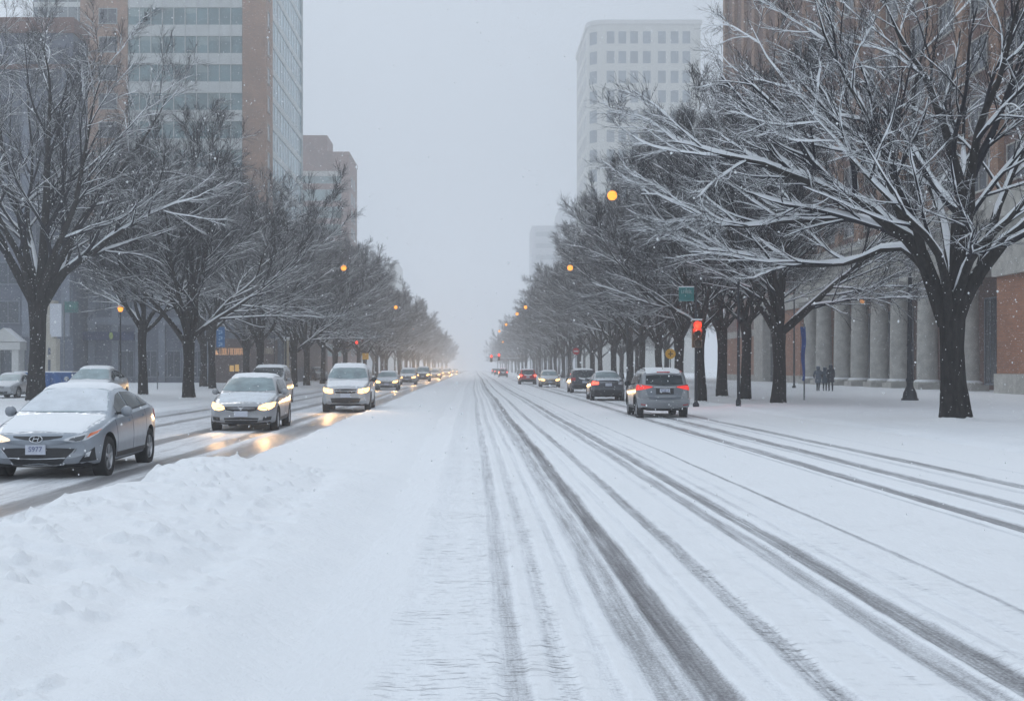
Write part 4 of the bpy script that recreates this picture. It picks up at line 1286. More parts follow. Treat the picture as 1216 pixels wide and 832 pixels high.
    if sp.get('plate'):
        sgn, z0, wd, txt = sp['plate']
        h, n_ = proj((0, z0+.08), 'y', sgn)
        pl = MB(); y0_ = h.y+sgn*.012; lo, hi = sorted((y0_, y0_+sgn*.012))
        pl.box(-wd/2, wd/2, lo, hi, z0, z0+.145); po = pl.build('licence_plate', M['plate'], root)
        if txt:
            cu = bpy.data.curves.new('plate_text', 'FONT'); cu.body = txt; cu.size = .105; cu.align_x = 'CENTER'; cu.align_y = 'CENTER'; cu.extrude = .002
            to = bpy.data.objects.new('plate_text', cu); link(to)
            dg = bpy.context.evaluated_depsgraph_get(); dg.update(); tm = bpy.data.meshes.new_from_object(to.evaluated_get(dg))
            bpy.data.objects.remove(to); tm.materials.clear(); tm.materials.append(M['plate_ink'])
            t2 = bpy.data.objects.new('plate_number', tm); link(t2, po)
            t2.rotation_euler = (R(90), 0, 0 if sgn < 0 else R(180)); t2.location = (0, y0_+sgn*.0155, z0+.078)
    if sp.get('wiper_rear'):
        h, n_ = proj((0, sp['wiper_rear']), 'y', 1)
        wb = MB(); wb.tube((.02, h.y+.03, h.z), (.38, h.y+.03-.02, h.z+.10), .012, .008, 6); wb.lathe([(0,0),(.03,0),(.03,.03),(0,.03)], 10, (.02, h.y+.0, h.z)); wb.build('wiper', M['trim'], root)
    if sp.get('antenna'):
        y = sp['antenna']; h, n_ = proj((0, y-sy), 'z', 1)
        an = MB(); an.add([(-.025,y-sy-.1,h.z+.0),(.025,y-sy-.1,h.z),(.02,y-sy+.07,h.z),(-.02,y-sy+.07,h.z),(0,y-sy+.06,h.z+.1)],[(0,1,4),(1,2,4),(2,3,4),(3,0,4),(0,3,2,1)]); an.build('antenna', M['trim'], root)
    if sp.get('rails'):
        for sg in (-1, 1):
            rl = MB(); pts_ = []
            for y in np.linspace(sp['rails'][0], sp['rails'][1], 9):
                h, n_ = proj((sg*(float(rw(y))-.06), y-sy), 'z', 1); pts_.append(h+Vector((0, 0, .045)))
            pts_[0] = pts_[0]-Vector((0,0,.045)); pts_[-1] = pts_[-1]-Vector((0,0,.045))
            rl.path(pts_, [.016]*9, 6); rl.build('roof_rail', M['trim'], root)
    root['_L'] = L
    del root['_L']
    return root, proj

def beams(root, L, z, x, power=120, size=70, right=True, left=True, name='headlight_beam'):
    for sg, on in ((1, right), (-1, left)):
        if not on: continue
        ld = bpy.data.lights.new(name, 'SPOT'); ld.energy = power; ld.color = (1, .60, .27); ld.spot_size = R(size); ld.spot_blend = .9; ld.shadow_soft_size = .07
        lo = bpy.data.objects.new(name, ld); link(lo, root); lo.location = (sg*x, -L/2-.12, z); lo.rotation_euler = (R(90-11), 0, R(180))

# ---------- profiles
SEDAN = dict(L=4.45, W=.89, H=1.43, wr=.325, axles=(.86, 3.52),
  top=[(-.3,.58),(0,.60),(.03,.66),(.10,.725),(.45,.83),(1.0,.93),(1.22,.975),(1.6,1.19),(2.05,1.385),(2.4,1.43),(2.9,1.42),(3.4,1.30),(3.85,1.13),(4.15,1.06),(4.33,1.04),(4.42,.98),(4.45,.80)],
  bot=[(-.3,.40),(0,.36),(.05,.25),(.3,.19),(4.05,.20),(4.3,.27),(4.45,.45)],
  belt=[(0,.60),(.4,.72),(1.0,.84),(1.4,.90),(3.0,.99),(3.9,1.03),(4.45,.96)],
  wid=[(-.3,.64),(0,.68),(.10,.77),(.4,.86),(.9,.885),(2.2,.89),(3.6,.885),(4.1,.84),(4.35,.76),(4.45,.70)],
  rw=[(0,.56),(1.4,.62),(2.2,.56),(3.1,.55),(3.9,.58),(4.45,.6)])
WAGON = dict(L=4.6, W=.90, H=1.53, wr=.325, axles=(.90, 3.58),
  top=[(-.3,.60),(0,.64),(.03,.70),(.10,.76),(.5,.90),(1.1,.99),(1.3,1.03),(1.7,1.28),(2.05,1.46),(2.5,1.53),(3.6,1.51),(4.1,1.46),(4.35,1.28),(4.52,1.0),(4.6,.75)],
  bot=[(-.3,.40),(0,.34),(.05,.25),(.3,.20),(4.2,.22),(4.45,.30),(4.6,.5)],
  belt=[(0,.62),(.4,.78),(1.1,.92),(1.5,.95),(3.6,1.02),(4.6,1.0)],
  wid=[(-.3,.66),(0,.70),(.10,.79),(.4,.87),(.9,.895),(2.2,.90),(3.8,.89),(4.35,.84),(4.6,.74)],
  rw=[(0,.58),(1.4,.66),(2.2,.60),(3.6,.60),(4.6,.62)])
SUV = dict(L=4.6, W=.91, H=1.68, wr=.355, axles=(.92, 3.58), ww=.225,
  top=[(-.3,.72),(0,.76),(.04,.86),(.12,.94),(.5,1.03),(1.05,1.10),(1.25,1.14),(1.6,1.40),(1.95,1.60),(2.4,1.68),(3.6,1.66),(4.1,1.61),(4.3,1.42),(4.48,1.12),(4.56,.95),(4.6,.70)],
  bot=[(-.3,.48),(0,.42),(.06,.30),(.3,.24),(4.2,.28),(4.45,.36),(4.6,.55)],
  belt=[(0,.74),(.4,.90),(1.1,1.02),(1.5,1.05),(3.6,1.14),(4.6,1.12)],
  wid=[(-.3,.68),(0,.72),(.10,.81),(.4,.88),(.9,.905),(2.2,.91),(3.8,.905),(4.3,.86),(4.5,.82),(4.6,.76)],
  rw=[(0,.60),(1.4,.70),(2.2,.645),(3.6,.64),(4.6,.66)])
VAN = dict(L=4.7, W=.93, H=1.82, wr=.33, axles=(.92, 3.75),
  top=[(-.3,.70),(0,.72),(.05,.82),(.15,.90),(.5,1.02),(.95,1.12),(1.15,1.2),(1.6,1.55),(1.95,1.74),(2.4,1.82),(3.9,1.80),(4.35,1.74),(4.52,1.5),(4.65,1.1),(4.7,.8)],
  bot=[(-.3,.42),(0,.36),(.06,.26),(.3,.21),(4.2,.22),(4.5,.3),(4.7,.5)],
  belt=[(0,.70),(.4,.86),(1.0,1.0),(1.5,1.05),(3.8,1.10),(4.7,1.08)],
  wid=[(-.3,.70),(0,.74),(.10,.82),(.4,.90),(.9,.925),(3.9,.925),(4.5,.88),(4.7,.80)],
  rw=[(0,.64),(1.4,.74),(2.2,.68),(3.9,.67),(4.7,.66)])
def variant(base, **k):
    d = dict(base); d.update(k); return d

GC = 'cars on the street'
FRc = [(1.36,2.00,.70,.52),]
def fgl(b): return {'SEDAN': (1.26,2.02,.70,.53), 'WAGON': (1.36,2.02,.73,.57), 'SUV': (1.32,1.95,.75,.61), 'VAN': (1.22,1.96,.80,.66)}[b]

# 1. grey sedan, nearest
sp = variant(SEDAN, paint=paint('paint_steel', (.30,.34,.39)), seams=(1.30, 2.30, 3.22), handles=(2.12, 3.05), mirror=(1.62,.98),
  glass=dict(front=fgl('SEDAN'), side=[(1.62,2.30),(2.37,3.16),(3.22,3.62)], drop=.125), front_glass=M['frost_light'], rear_plan=(3.75,3.15,.56,.50), spokes=5,
  clad=M['trim'], cladz=.215, plate=(-1,.405,.30,'S977'), mirror_lamp=M['head_soft'],
  snow=[(.17,1.20,.62,.72,.026),(1.30,2.00,.70,.53,.012),(2.02,3.05,.56,.53,.04)],
  faces=[
   ('upper_grille', [(-.36,.655),(-.18,.625),(0,.612),(.18,.625),(.36,.655)], [(-.37,.675),(-.18,.672),(0,.672),(.18,.672),(.37,.675)], M['trim'], dict(nu=12,nv=2,off=.006)),
   ('lower_grille', [(-.36,.27),(-.2,.25),(0,.245),(.2,.25),(.36,.27)], [(-.55,.485),(-.3,.50),(0,.50),(.3,.50),(.55,.485)], M['trim'], dict(nu=14,nv=5,off=.006)),
   ('grille_trim', [(-.385,.25),(-.22,.228),(0,.222),(.22,.228),(.385,.25)], [(-.375,.268),(-.21,.247),(0,.242),(.21,.247),(.375,.268)], M['chrome'], dict(nu=14,nv=1,off=.014)),
   ('grille_trim', [(.385,.25),(.575,.48)], [(.365,.262),(.555,.492)], M['chrome'], dict(nu=1,nv=6,off=.014,mirror=True)),
   ('grille_bar', [(-.42,.345),(0,.335),(.42,.345)], [(-.42,.355),(0,.345),(.42,.355)], M['chrome'], dict(nu=12,nv=1,off=.010)),
   ('fog_lamp_recess', [(.60,.28),(.80,.30)], [(.66,.36),(.79,.50)], M['trim'], dict(nu=5,nv=5,off=.006,mirror=True)),
   ('fog_lamp', [(.68,.36),(.73,.365)], [(.70,.42),(.755,.45)], M['chrome'], dict(nu=3,nv=3,off=.014,mirror=True)),
   ('headlight', [(.40,.612),(.55,.585),(.70,.61),(.80,.69)], [(.42,.635),(.55,.675),(.70,.72),(.815,.765)], M['lens'], dict(nu=12,nv=4,off=.008,mirror=True)),
   ('headlight_insert', [(.47,.612),(.58,.605),(.66,.62)], [(.49,.635),(.58,.655),(.67,.68)], M['lens_dark'], dict(nu=8,nv=3,off=.013)),
   ('turn_signal', [(.69,.635),(.79,.70)], [(.71,.70),(.812,.752)], M['amber'], dict(nu=4,nv=3,off=.014)),
   ('tail_light', [(3.98-2.225,.80),(4.22-2.225,.82)], [(3.96-2.225,.96),(4.26-2.225,.98)], M['tail_red'], dict(nu=5,nv=4,off=.010,at=('x',1))),
   ('tail_light', [(3.98-2.225,.80),(4.22-2.225,.82)], [(3.96-2.225,.96),(4.26-2.225,.98)], M['tail_red'], dict(nu=5,nv=4,off=.010,at=('x',-1))),
   ('window_trim', [(1.5-2.225,.955),(3.6-2.225,1.055)], [(1.5-2.225,.972),(3.6-2.225,1.072)], M['trim'], dict(nu=12,nv=1,off=.009,at=('x',1))),
  ])
car1, pr1 = build_car('parked_car', sp, (-6.62, 21.0, .0), R(1.2), 'grey sedan with snow covered bonnet and windscreen, nearest car on the left', 'car', GC)
car1.name = 'sedan'
# oval badge with a slanted letter shape
h, n_ = pr1((0,.635), 'y', -1)
em = MB(); n = 28
for k in range(n):
    a0, a1 = 2*math.pi*k/n, 2*math.pi*(k+1)/n
    em.tube((.095*math.cos(a0), 0, .052*math.sin(a0)), (.095*math.cos(a1), 0, .052*math.sin(a1)), .0085, .0085, 6)
em.tube((-.048,0,-.03),(-.022,0,.034),.009,.009,6); em.tube((.022,0,-.034),(.048,0,.03),.009,.009,6); em.path([(-.034,0,-.004),(0,0,.006),(.034,0,.002)],[.008]*3,6)
eo = em.build('badge', M['chrome'], car1, smooth=True); eo.location = h+Vector((0,-.022,0))
bp = MB(); bp.lathe([(0,0),(.088,0),(.088,.01),(0,.01)], 28); b_ = bp.build('badge_plate', M['trim'], car1); b_.rotation_euler = (R(90),0,0); b_.scale = (1,.52,1); b_.location = h+Vector((0,-.008,0))
beams(car1, 4.45, .66, .60, 6, 80, right=False)

# 2. silver wagon
sp = variant(WAGON, paint=paint('paint_silver', (.34,.355,.375)), seams=(1.36,2.36,3.30), handles=(2.2,3.14), mirror=(1.66,1.03),
  glass=dict(front=fgl('WAGON'), side=[(1.66,2.34),(2.42,3.26),(3.34,4.02)], drop=.135), front_glass=M['frost_glass'], spokes=6, plate=(-1,.42,.36,None),
  rear_face=([(-.6,1.1),(.6,1.1)],[(-.54,1.38),(.54,1.38)]),
  snow=[(.25,1.30,.62,.74,.012),(2.04,4.1,.58,.56,.045)],
  faces=[
   ('upper_grille', [(-.40,.60),(-.2,.555),(0,.54),(.2,.555),(.40,.60)], [(-.43,.675),(-.2,.68),(0,.68),(.2,.68),(.43,.675)], M['trim'], dict(nu=12,nv=3,off=.006)),
   ('grille_trim', [(-.43,.585),(-.21,.535),(0,.52),(.21,.535),(.43,.585)], [(-.44,.605),(-.2,.56),(0,.545),(.2,.56),(.44,.605)], M['chrome'], dict(nu=14,nv=1,off=.014)),
   ('grille_bar', [(-.36,.625),(0,.615),(.36,.625)], [(-.36,.636),(0,.628),(.36,.636)], M['chrome'], dict(nu=12,nv=1,off=.012)),
   ('lower_grille', [(-.42,.27),(0,.25),(.42,.27)], [(-.46,.38),(0,.40),(.46,.38)], M['trim'], dict(nu=12,nv=3,off=.006)),
   ('fog_lamp_recess', [(.56,.31),(.76,.33)], [(.57,.40),(.78,.42)], M['trim'], dict(nu=5,nv=3,off=.006,mirror=True)),
   ('headlight', [(.44,.62),(.58,.575),(.74,.60),(.83,.68)], [(.46,.68),(.60,.75),(.74,.775),(.84,.79)], M['head_lit'], dict(nu=10,nv=4,off=.010,mirror=True)),
   ('headlight_rim', [(.43,.60),(.58,.555),(.75,.58),(.845,.66)], [(.44,.62),(.58,.577),(.74,.602),(.833,.682)], M['lens'], dict(nu=8,nv=1,off=.013,mirror=True)),
  ])
car2, pr2 = build_car('station_wagon', sp, (-6.25, 35.4, 0), R(2.0), 'silver station wagon with both headlights on, second in the oncoming lane', 'car', GC)
h, n_ = pr2((0,.64), 'y', -1)
em = MB(); em.tube((0,0,-.05),(-.075,0,.05),.013,.006,6); em.tube((0,0,-.05),(.075,0,.05),.013,.006,6); em.tube((0,0,-.05),(0,0,.02),.012,.008,6); em.path([(-.03,0,.0),(0,0,.012),(.03,0,.0)],[.006]*3,6)
eo = em.build('badge', M['chrome'], car2, smooth=True); eo.location = h+Vector((0,-.03,0))
beams(car2, 4.6, .68, .62, 70, 85)

# 3. white SUV
def suv_front(pn, col, **k):
    return variant(SUV, paint=paint(pn, col), seams=(1.30,2.32,3.28), handles=(2.16,3.12), mirror=(1.62,1.14), mirror_mat=M['trim'],
     glass=dict(front=fgl('SUV'), side=[(1.6,2.30),(2.38,3.24),(3.32,4.0)], drop=.14), front_glass=M['frost_glass'], spokes=5, arch_trim=False,
     rear_face=([(-.62,1.2),(.62,1.2)],[(-.56,1.52),(.56,1.52)]), **k)
faces_suv = [
   ('upper_grille', [(-.36,.70),(0,.68),(.36,.70)], [(-.42,.835),(0,.85),(.42,.835)], M['trim'], dict(nu=12,nv=3,off=.006)),
   ('grille_bar', [(-.38,.765),(0,.755),(.38,.765)], [(-.38,.785),(0,.775),(.38,.785)], M['chrome'], dict(nu=12,nv=1,off=.013)),
   ('lower_grille', [(-.5,.36),(0,.34),(.5,.36)], [(-.56,.52),(0,.54),(.56,.52)], M['trim'], dict(nu=12,nv=3,off=.006)),
   ('headlight', [(.46,.69),(.60,.68),(.76,.71),(.84,.77)], [(.47,.82),(.60,.85),(.76,.875),(.855,.89)], M['head_lit'], dict(nu=8,nv=4,off=.010,mirror=True)),
]
sp = suv_front('paint_white', (.48,.50,.52), plate=(-1,.54,.36,None), faces=faces_suv, snow=[(.2,1.20,.66,.76,.014),(1.96,4.1,.62,.60,.09)])
s_ = dict(sp); 
car3, pr3 = build_car('sport_utility', sp, (-4.95, 49.8, 0), R(1.5), 'white SUV with bright headlights and thick snow on its roof, third in the oncoming lane', 'car', GC)
car3.scale = (1.03, 1.0, 1.08)
beams(car3, 4.6, .78, .64, 120, 100)

# simple mid-distance copies
FARL = {}
def far_light(p):
    if p not in FARL:
        ld = bpy.data.lights.new('headlight_beam', 'SPOT'); ld.energy = p; ld.color = (1, .58, .22); ld.spot_size = R(40); ld.spot_blend = 1; ld.shadow_soft_size = .1
        FARL[p] = ld
    return FARL[p]
def copy_car(src, name, loc, rz, label, group=GC, sc=(1,1,1), body_mat=None, far_beam=0):
    c = src.copy(); S.collection.objects.link(c); c.name = name; c.location = loc; c.rotation_euler = (0,0,rz); c.scale = sc; c['label'] = label; c['group'] = group
    for ch in src.children:
        d = ch.copy(); d.parent = c; S.collection.objects.link(d)
        if body_mat is not None and d.type == 'MESH' and ch.name.startswith('body'):
            d.data = ch.data.copy(); d.data.materials[0] = body_mat
        if ch.type == 'LIGHT' and far_beam:
            d.data = far_light(far_beam); d.rotation_euler = (R(87), 0, R(180))
        for gc in ch.children:
            e = gc.copy(); e.parent = d; S.collection.objects.link(e)
    return c
# far oncoming traffic
PW = paint('paint_pale', (.40,.40,.40)); PD = paint('paint_charcoal', (.05,.055,.065)); PG = paint('paint_gold', (.42,.34,.24)); PR = paint('paint_red', (.48,.02,.025))
copy_car(car2, 'sedan', (-6.75, 98.0, 0), R(1), 'pale sedan with headlights on just behind the white SUV', sc=(1.02,1,.97), body_mat=PW, far_beam=120)
copy_car(car3, 'sport_utility', (-6.75, 128, 0), 0, 'car with glaring headlights, fifth in the oncoming lane', body_mat=PW, far_beam=260)
copy_car(car3, 'sport_utility', (-6.45, 159, 0), 0, 'dark windscreened SUV, sixth in the oncoming lane, roof above the others', sc=(1,1,1.1), body_mat=PD, far_beam=420)
for j, d in enumerate((196, 232, 275, 330, 400)):
    copy_car((car2, car3)[j % 2], 'sedan' if j % 2 == 0 else 'sport_utility', (-6.6+(-.3 if j % 2 else .5), d, 0), 0, 'distant car whose headlights glow through the haze at the end of the street', 'distant oncoming cars', body_mat=PW, far_beam=2300)
for j, d in enumerate((215, 262, 300)):
    copy_car(car3, 'sport_utility', (-9.9, d, 0), 0, 'distant car whose headlights glow through the haze at the end of the street', 'distant oncoming cars', body_mat=PW, far_beam=2300)

# 8. minivan behind the wagon
sp = variant(VAN, paint=paint('paint_minivan', (.40,.42,.44)), seams=(1.3,2.3,3.4), handles=(2.1,3.2), mirror=(1.5,1.14),
  glass=dict(front=fgl('VAN'), side=[(1.56,2.26),(2.36,3.30),(3.42,4.3)], drop=.15), front_glass=M['car_glass'], spokes=5, plate=(-1,.5,.36,None),
  snow=[(.2,1.1,.66,.78,.03),(1.95,4.3,.66,.64,.07)],
  faces=[('upper_grille', [(-.34,.66),(.34,.66)], [(-.38,.78),(.38,.78)], M['trim'], dict(nu=8,nv=2)),
         ('lower_grille', [(-.5,.34),(.5,.34)], [(-.54,.46),(.54,.46)], M['trim'], dict(nu=8,nv=2)),
         ('headlight', [(.46,.66),(.80,.72)], [(.48,.78),(.83,.85)], M['lens'], dict(nu=5,nv=3,mirror=True))])
car8, _ = build_car('minivan', sp, (-9.85, 60.5, 0), R(2), 'pale minivan with snowy roof, half hidden behind the silver wagon', 'car', GC)
# 9. white sedan behind the grey one
sp = variant(SEDAN, paint=paint('paint_frost', (.45,.47,.49)), seams=(1.3,2.3,3.2), handles=(2.1,3.0), mirror=(1.62,.98),
  glass=dict(front=fgl('SEDAN'), side=[(1.62,2.30),(2.37,3.16),(3.22,3.62)], drop=.125), front_glass=M['frost_light'], rear_plan=(3.75,3.15,.56,.50), spokes=5,
  snow=[(.15,1.24,.66,.76,.04),(1.98,3.05,.56,.53,.05)],
  faces=[('upper_grille', [(-.36,.60),(.36,.60)], [(-.36,.66),(.36,.66)], M['trim'], dict(nu=8,nv=2)),
         ('lower_grille', [(-.5,.28),(.5,.28)], [(-.54,.42),(.54,.42)], M['trim'], dict(nu=8,nv=2)),
         ('headlight', [(.42,.60),(.80,.68)], [(.46,.67),(.815,.76)], M['lens'], dict(nu=5,nv=3,mirror=True))])
car9, _ = build_car('sedan', sp, (-15.6, 51.6, gz(-15.6, 51)), R(3), 'snow dusted pale sedan just behind the grey sedan, only its upper half showing', 'car', 'cars standing by the left pavement')
car9.scale = (1.08,1.08,1.16)
c_ = copy_car(car9, 'sedan', (-24.95, 67.6, gz(-24,66)), R(0), 'low white car under snow at the left edge of the picture', 'cars standing by the left pavement', sc=(.97,.97,.93))
t = empty('skip_container', (-26.9, 79, gz(-27, 79))); tag(t, 'blue metal skip with snow on its lid beside the big left tree trunk', 'skip')
M['skip_blue'] = plain('skip_blue', (.02,.10,.30), .5, .15, 2)
m = MB(); m.add([(-1.5,-.7,.12),(1.5,-.7,.12),(1.5,.7,.12),(-1.5,.7,.12),(-1.75,-.95,1.25),(1.75,-.95,1.25),(1.75,.95,1.25),(-1.75,.95,1.25)],[(0,3,2,1),(4,5,6,7),(0,1,5,4),(1,2,6,5),(2,3,7,6),(3,0,4,7)])
for x in (-1.1,-.4,.4,1.1): m.add([(x-.06,-.99,1.1),(x+.06,-.99,1.1),(x+.06,-.76,.2),(x-.06,-.76,.2),(x-.06,-.9,1.1),(x+.06,-.9,1.1),(x+.06,-.7,.2),(x-.06,-.7,.2)],[(0,1,2,3),(4,7,6,5),(0,4,5,1),(3,2,6,7),(0,3,7,4),(1,5,6,2)])
m.build('body', M['skip_blue'], t)
m = MB(); m.box(-1.8,1.8,-1.0,1.0,1.252,1.32); m.build('lid', M['skip_blue'], t)
m = MB(); m.box(-1.78,1.78,-.98,.98,1.322,1.40); m.build('snow_cover', M['snow_soft'], t)
c_ = copy_car(car8, 'minivan', (-19.6, 158, .12), R(20), 'small snow covered car parked among the trees left of the white SUV', 'cars standing by the left pavement', sc=(.92,.92,.92))
for ch in c_.children:
    if ch.name.startswith('snow_cover'): ch.scale = (1.04,1.04,1.02)

# 13. grey SUV seen from behind
RF_SUV = [
   ('tailgate', [(-.56,.62),(0,.60),(.56,.62)], [(-.66,1.02),(0,1.10),(.66,1.02)], None, dict(nu=14,nv=6,off=.010,at=('y',1))),
]
pg = paint('paint_grey', (.27,.285,.30)); pg2 = paint('paint_tailgate', (.15,.17,.195))
sp = variant(SUV, paint=pg, W=.88, seams=(1.30,2.32,3.28), handles=(2.16,3.12), mirror=(1.62,1.14), mirror_mat=M['trim'], H=1.70,
  glass=dict(front=fgl('SUV'), side=[(1.6,2.30),(2.38,3.24),(3.32,4.0)], drop=.14), spokes=5, clad=M['trim'], cladz=.36, arch_trim=True,
  rear_face=([(-.63,1.155),(-.3,1.13),(0,1.125),(.3,1.13),(.63,1.155)],[(-.60,1.44),(-.3,1.475),(0,1.48),(.3,1.475),(.60,1.44)]), rear_glass=M['car_glass'],
  plate=(1,.86,.34,'K3B 4'), wiper_rear=1.16, antenna=3.9, rails=(2.1,3.9),
  snow=[(2.0,4.16,.60,.58,.05)],
  faces=[
   ('tailgate', [(.52,.66),(0,.63),(-.52,.66)], [(.66,1.08),(0,1.11),(-.66,1.08)], pg2, dict(nu=14,nv=6,off=.010,at=('y',1))),
   ('bumper', [(.80,.42),(.4,.38),(0,.375),(-.4,.38),(-.80,.42)], [(.86,.70),(.56,.58),(0,.56),(-.56,.58),(-.86,.70)], pg, dict(nu=16,nv=4,off=.045,at=('y',1))),
   ('diffuser', [(.58,.30),(0,.28),(-.58,.30)], [(.66,.40),(0,.385),(-.66,.40)], M['trim'], dict(nu=10,nv=2,off=.03,at=('y',1))),
   ('tail_light', [(.40,1.055),(.60,1.00),(.80,.965),(.885,.95)], [(.42,1.075),(.60,1.10),(.80,1.125),(.86,1.13)], M['tail_lit'], dict(nu=10,nv=3,off=.022,at=('y',1),mirror=True)),
   ('tail_light_bar', [(.44,1.075),(.62,1.098),(.82,1.12)], [(.44,1.085),(.62,1.115),(.80,1.14)], M['tail_red'], dict(nu=10,nv=1,off=.026,at=('y',1),mirror=True)),
   ('garnish', [(.36,1.04),(0,1.03),(-.36,1.04)], [(.36,1.062),(0,1.055),(-.36,1.062)], M['chrome'], dict(nu=8,nv=1,off=.022,at=('y',1))),
   ('number_recess', [(.30,.82),(-.30,.82)], [(.30,1.02),(-.30,1.02)], M['trim'], dict(nu=6,nv=3,off=.013,at=('y',1))),
   ('brake_light', [(.22,1.545),(-.22,1.545)], [(.22,1.57),(-.22,1.57)], M['tail_red'], dict(nu=6,nv=1,off=.02,at=('y',1))),
   ('upper_grille', [(-.36,.70),(.36,.70)], [(-.42,.835),(.42,.835)], M['trim'], dict(nu=8,nv=2)),
   ('headlight', [(.46,.69),(.84,.77)], [(.47,.82),(.855,.89)], M['lens'], dict(nu=5,nv=3,mirror=True)),
   ('reflector', [(.60,.475),(.76,.49)], [(.60,.50),(.76,.515)], M['tail_red'], dict(nu=4,nv=1,off=.055,at=('y',1),mirror=True)),
  ])
car13, _ = build_car('sport_utility', sp, (6.45, 44.3, 0), R(179), 'grey SUV seen from behind with red tail lights, nearest car on the right', 'car', GC)
# 14. dark sedan from behind
sp = variant(SEDAN, paint=paint('paint_dark', (.055,.062,.075)), seams=(1.3,2.3,3.2), handles=(2.1,3.0), mirror=(1.62,.98), H=1.45,
  glass=dict(front=fgl('SEDAN'), side=[(1.62,2.30),(2.37,3.16),(3.22,3.62)], drop=.125), rear_plan=(3.86,3.02,.62,.52), rear_glass=M['frost_glass'], spokes=6, plate=(1,.72,.34,None),
  snow=[(2.0,3.0,.54,.52,.03),(4.0,4.36,.60,.56,.012)],
  faces=[
   ('tail_light', [(.50,.80),(.84,.78)], [(.50,.92),(.80,.955)], M['tail_bright'], dict(nu=6,nv=3,off=.012,at=('y',1),mirror=True)),
   ('garnish', [(.48,.885),(-.48,.885)], [(.48,.91),(-.48,.91)], M['chrome'], dict(nu=8,nv=1,off=.012,at=('y',1))),
   ('bumper', [(.80,.30),(-.80,.30)], [(.84,.54),(-.84,.54)], M['trim'], dict(nu=12,nv=3,off=.03,at=('y',1))),
   ('upper_grille', [(-.36,.60),(.36,.60)], [(-.36,.66),(.36,.66)], M['trim'], dict(nu=8,nv=2)),
   ('headlight', [(.42,.60),(.80,.68)], [(.46,.67),(.815,.76)], M['lens'], dict(nu=5,nv=3,mirror=True))])
car14, _ = build_car('sedan', sp, (6.95, 66.5, 0), R(179), 'dark sedan seen from behind, one tail light glowing, just ahead of the grey SUV', 'car', GC)
car14.scale = (1,1,1.08)
# the right lamp is unlit
for c in car14.children:
    if c.name.startswith('tail_light'):
        c.data.materials[0] = M['tail_bright'] if c.data.vertices[0].co.x > 0 else M['lens']
        c['label'] = 'lit red tail light' if c.data.vertices[0].co.x > 0 else 'clear unlit tail light'
# 15. dark hatch
sp = variant(SUV, paint=paint('paint_black', (.028,.033,.045)), seams=(1.30,2.32,3.28), handles=(2.16,3.12), mirror=(1.62,1.14), L=4.6,
  glass=dict(front=fgl('SUV'), side=[(1.6,2.30),(2.38,3.24),(3.32,4.0)], drop=.14), spokes=5,
  rear_face=([(-.62,1.12),(0,1.05),(.62,1.12)],[(-.57,1.54),(.57,1.54)]), rear_glass=M['car_glass'], snow=[(2.0,4.1,.60,.58,.03)], plate=(1,.70,.34,None),
  faces=[('tail_light', [(.62,.85),(.86,.86)], [(.60,1.05),(.84,1.08)], M['tail_red'], dict(nu=5,nv=3,off=.012,at=('y',1),mirror=True)),
         ('snow_ledge', [(.34,.98),(0,.90),(-.34,.98)], [(.42,1.08),(0,1.02),(-.42,1.08)], M['snow_soft'], dict(nu=8,nv=3,off=.03,at=('y',1))),
         ('bumper', [(.80,.34),(-.80,.34)], [(.84,.58),(-.84,.58)], M['trim'], dict(nu=12,nv=3,off=.03,at=('y',1))),
         ('headlight', [(.46,.69),(.84,.77)], [(.47,.82),(.855,.89)], M['lens'], dict(nu=5,nv=3,mirror=True))])
car15, _ = build_car('hatchback', sp, (7.45, 86.5, 0), R(180), 'black hatchback with a snowy ledge under its rear window, left of the dark sedan', 'car', GC)
# 16 gold car facing the camera, 17 red car
c16 = copy_car(car2, 'sedan', (6.75, 112.5, 0), R(-1), 'pale gold car facing the camera with headlights on, between red and black cars', sc=(1.02,1,.99), body_mat=PG, far_beam=18)
c17 = copy_car(car15, 'sedan', (5.55, 131, 0), R(180), 'red car seen from behind with lit tail lights, farthest clear car on the right', sc=(1.0,1,.98), body_mat=PR)
for ch in c17.children:
    if ch.name.startswith('tail_light'): ch.data = ch.data.copy(); ch.data.materials[0] = M['tail_bright']
for ld in c16.children:
    if ld.type == 'LIGHT' and ld.location.x > 0: pass
for j, d in enumerate((235, 300, 365)):
    c = copy_car(c17, 'sedan', (5.4+j*.3, d, 0), R(180), 'distant car with red tail lights fading into the haze on the right lane', 'distant departing cars', body_mat=PD)
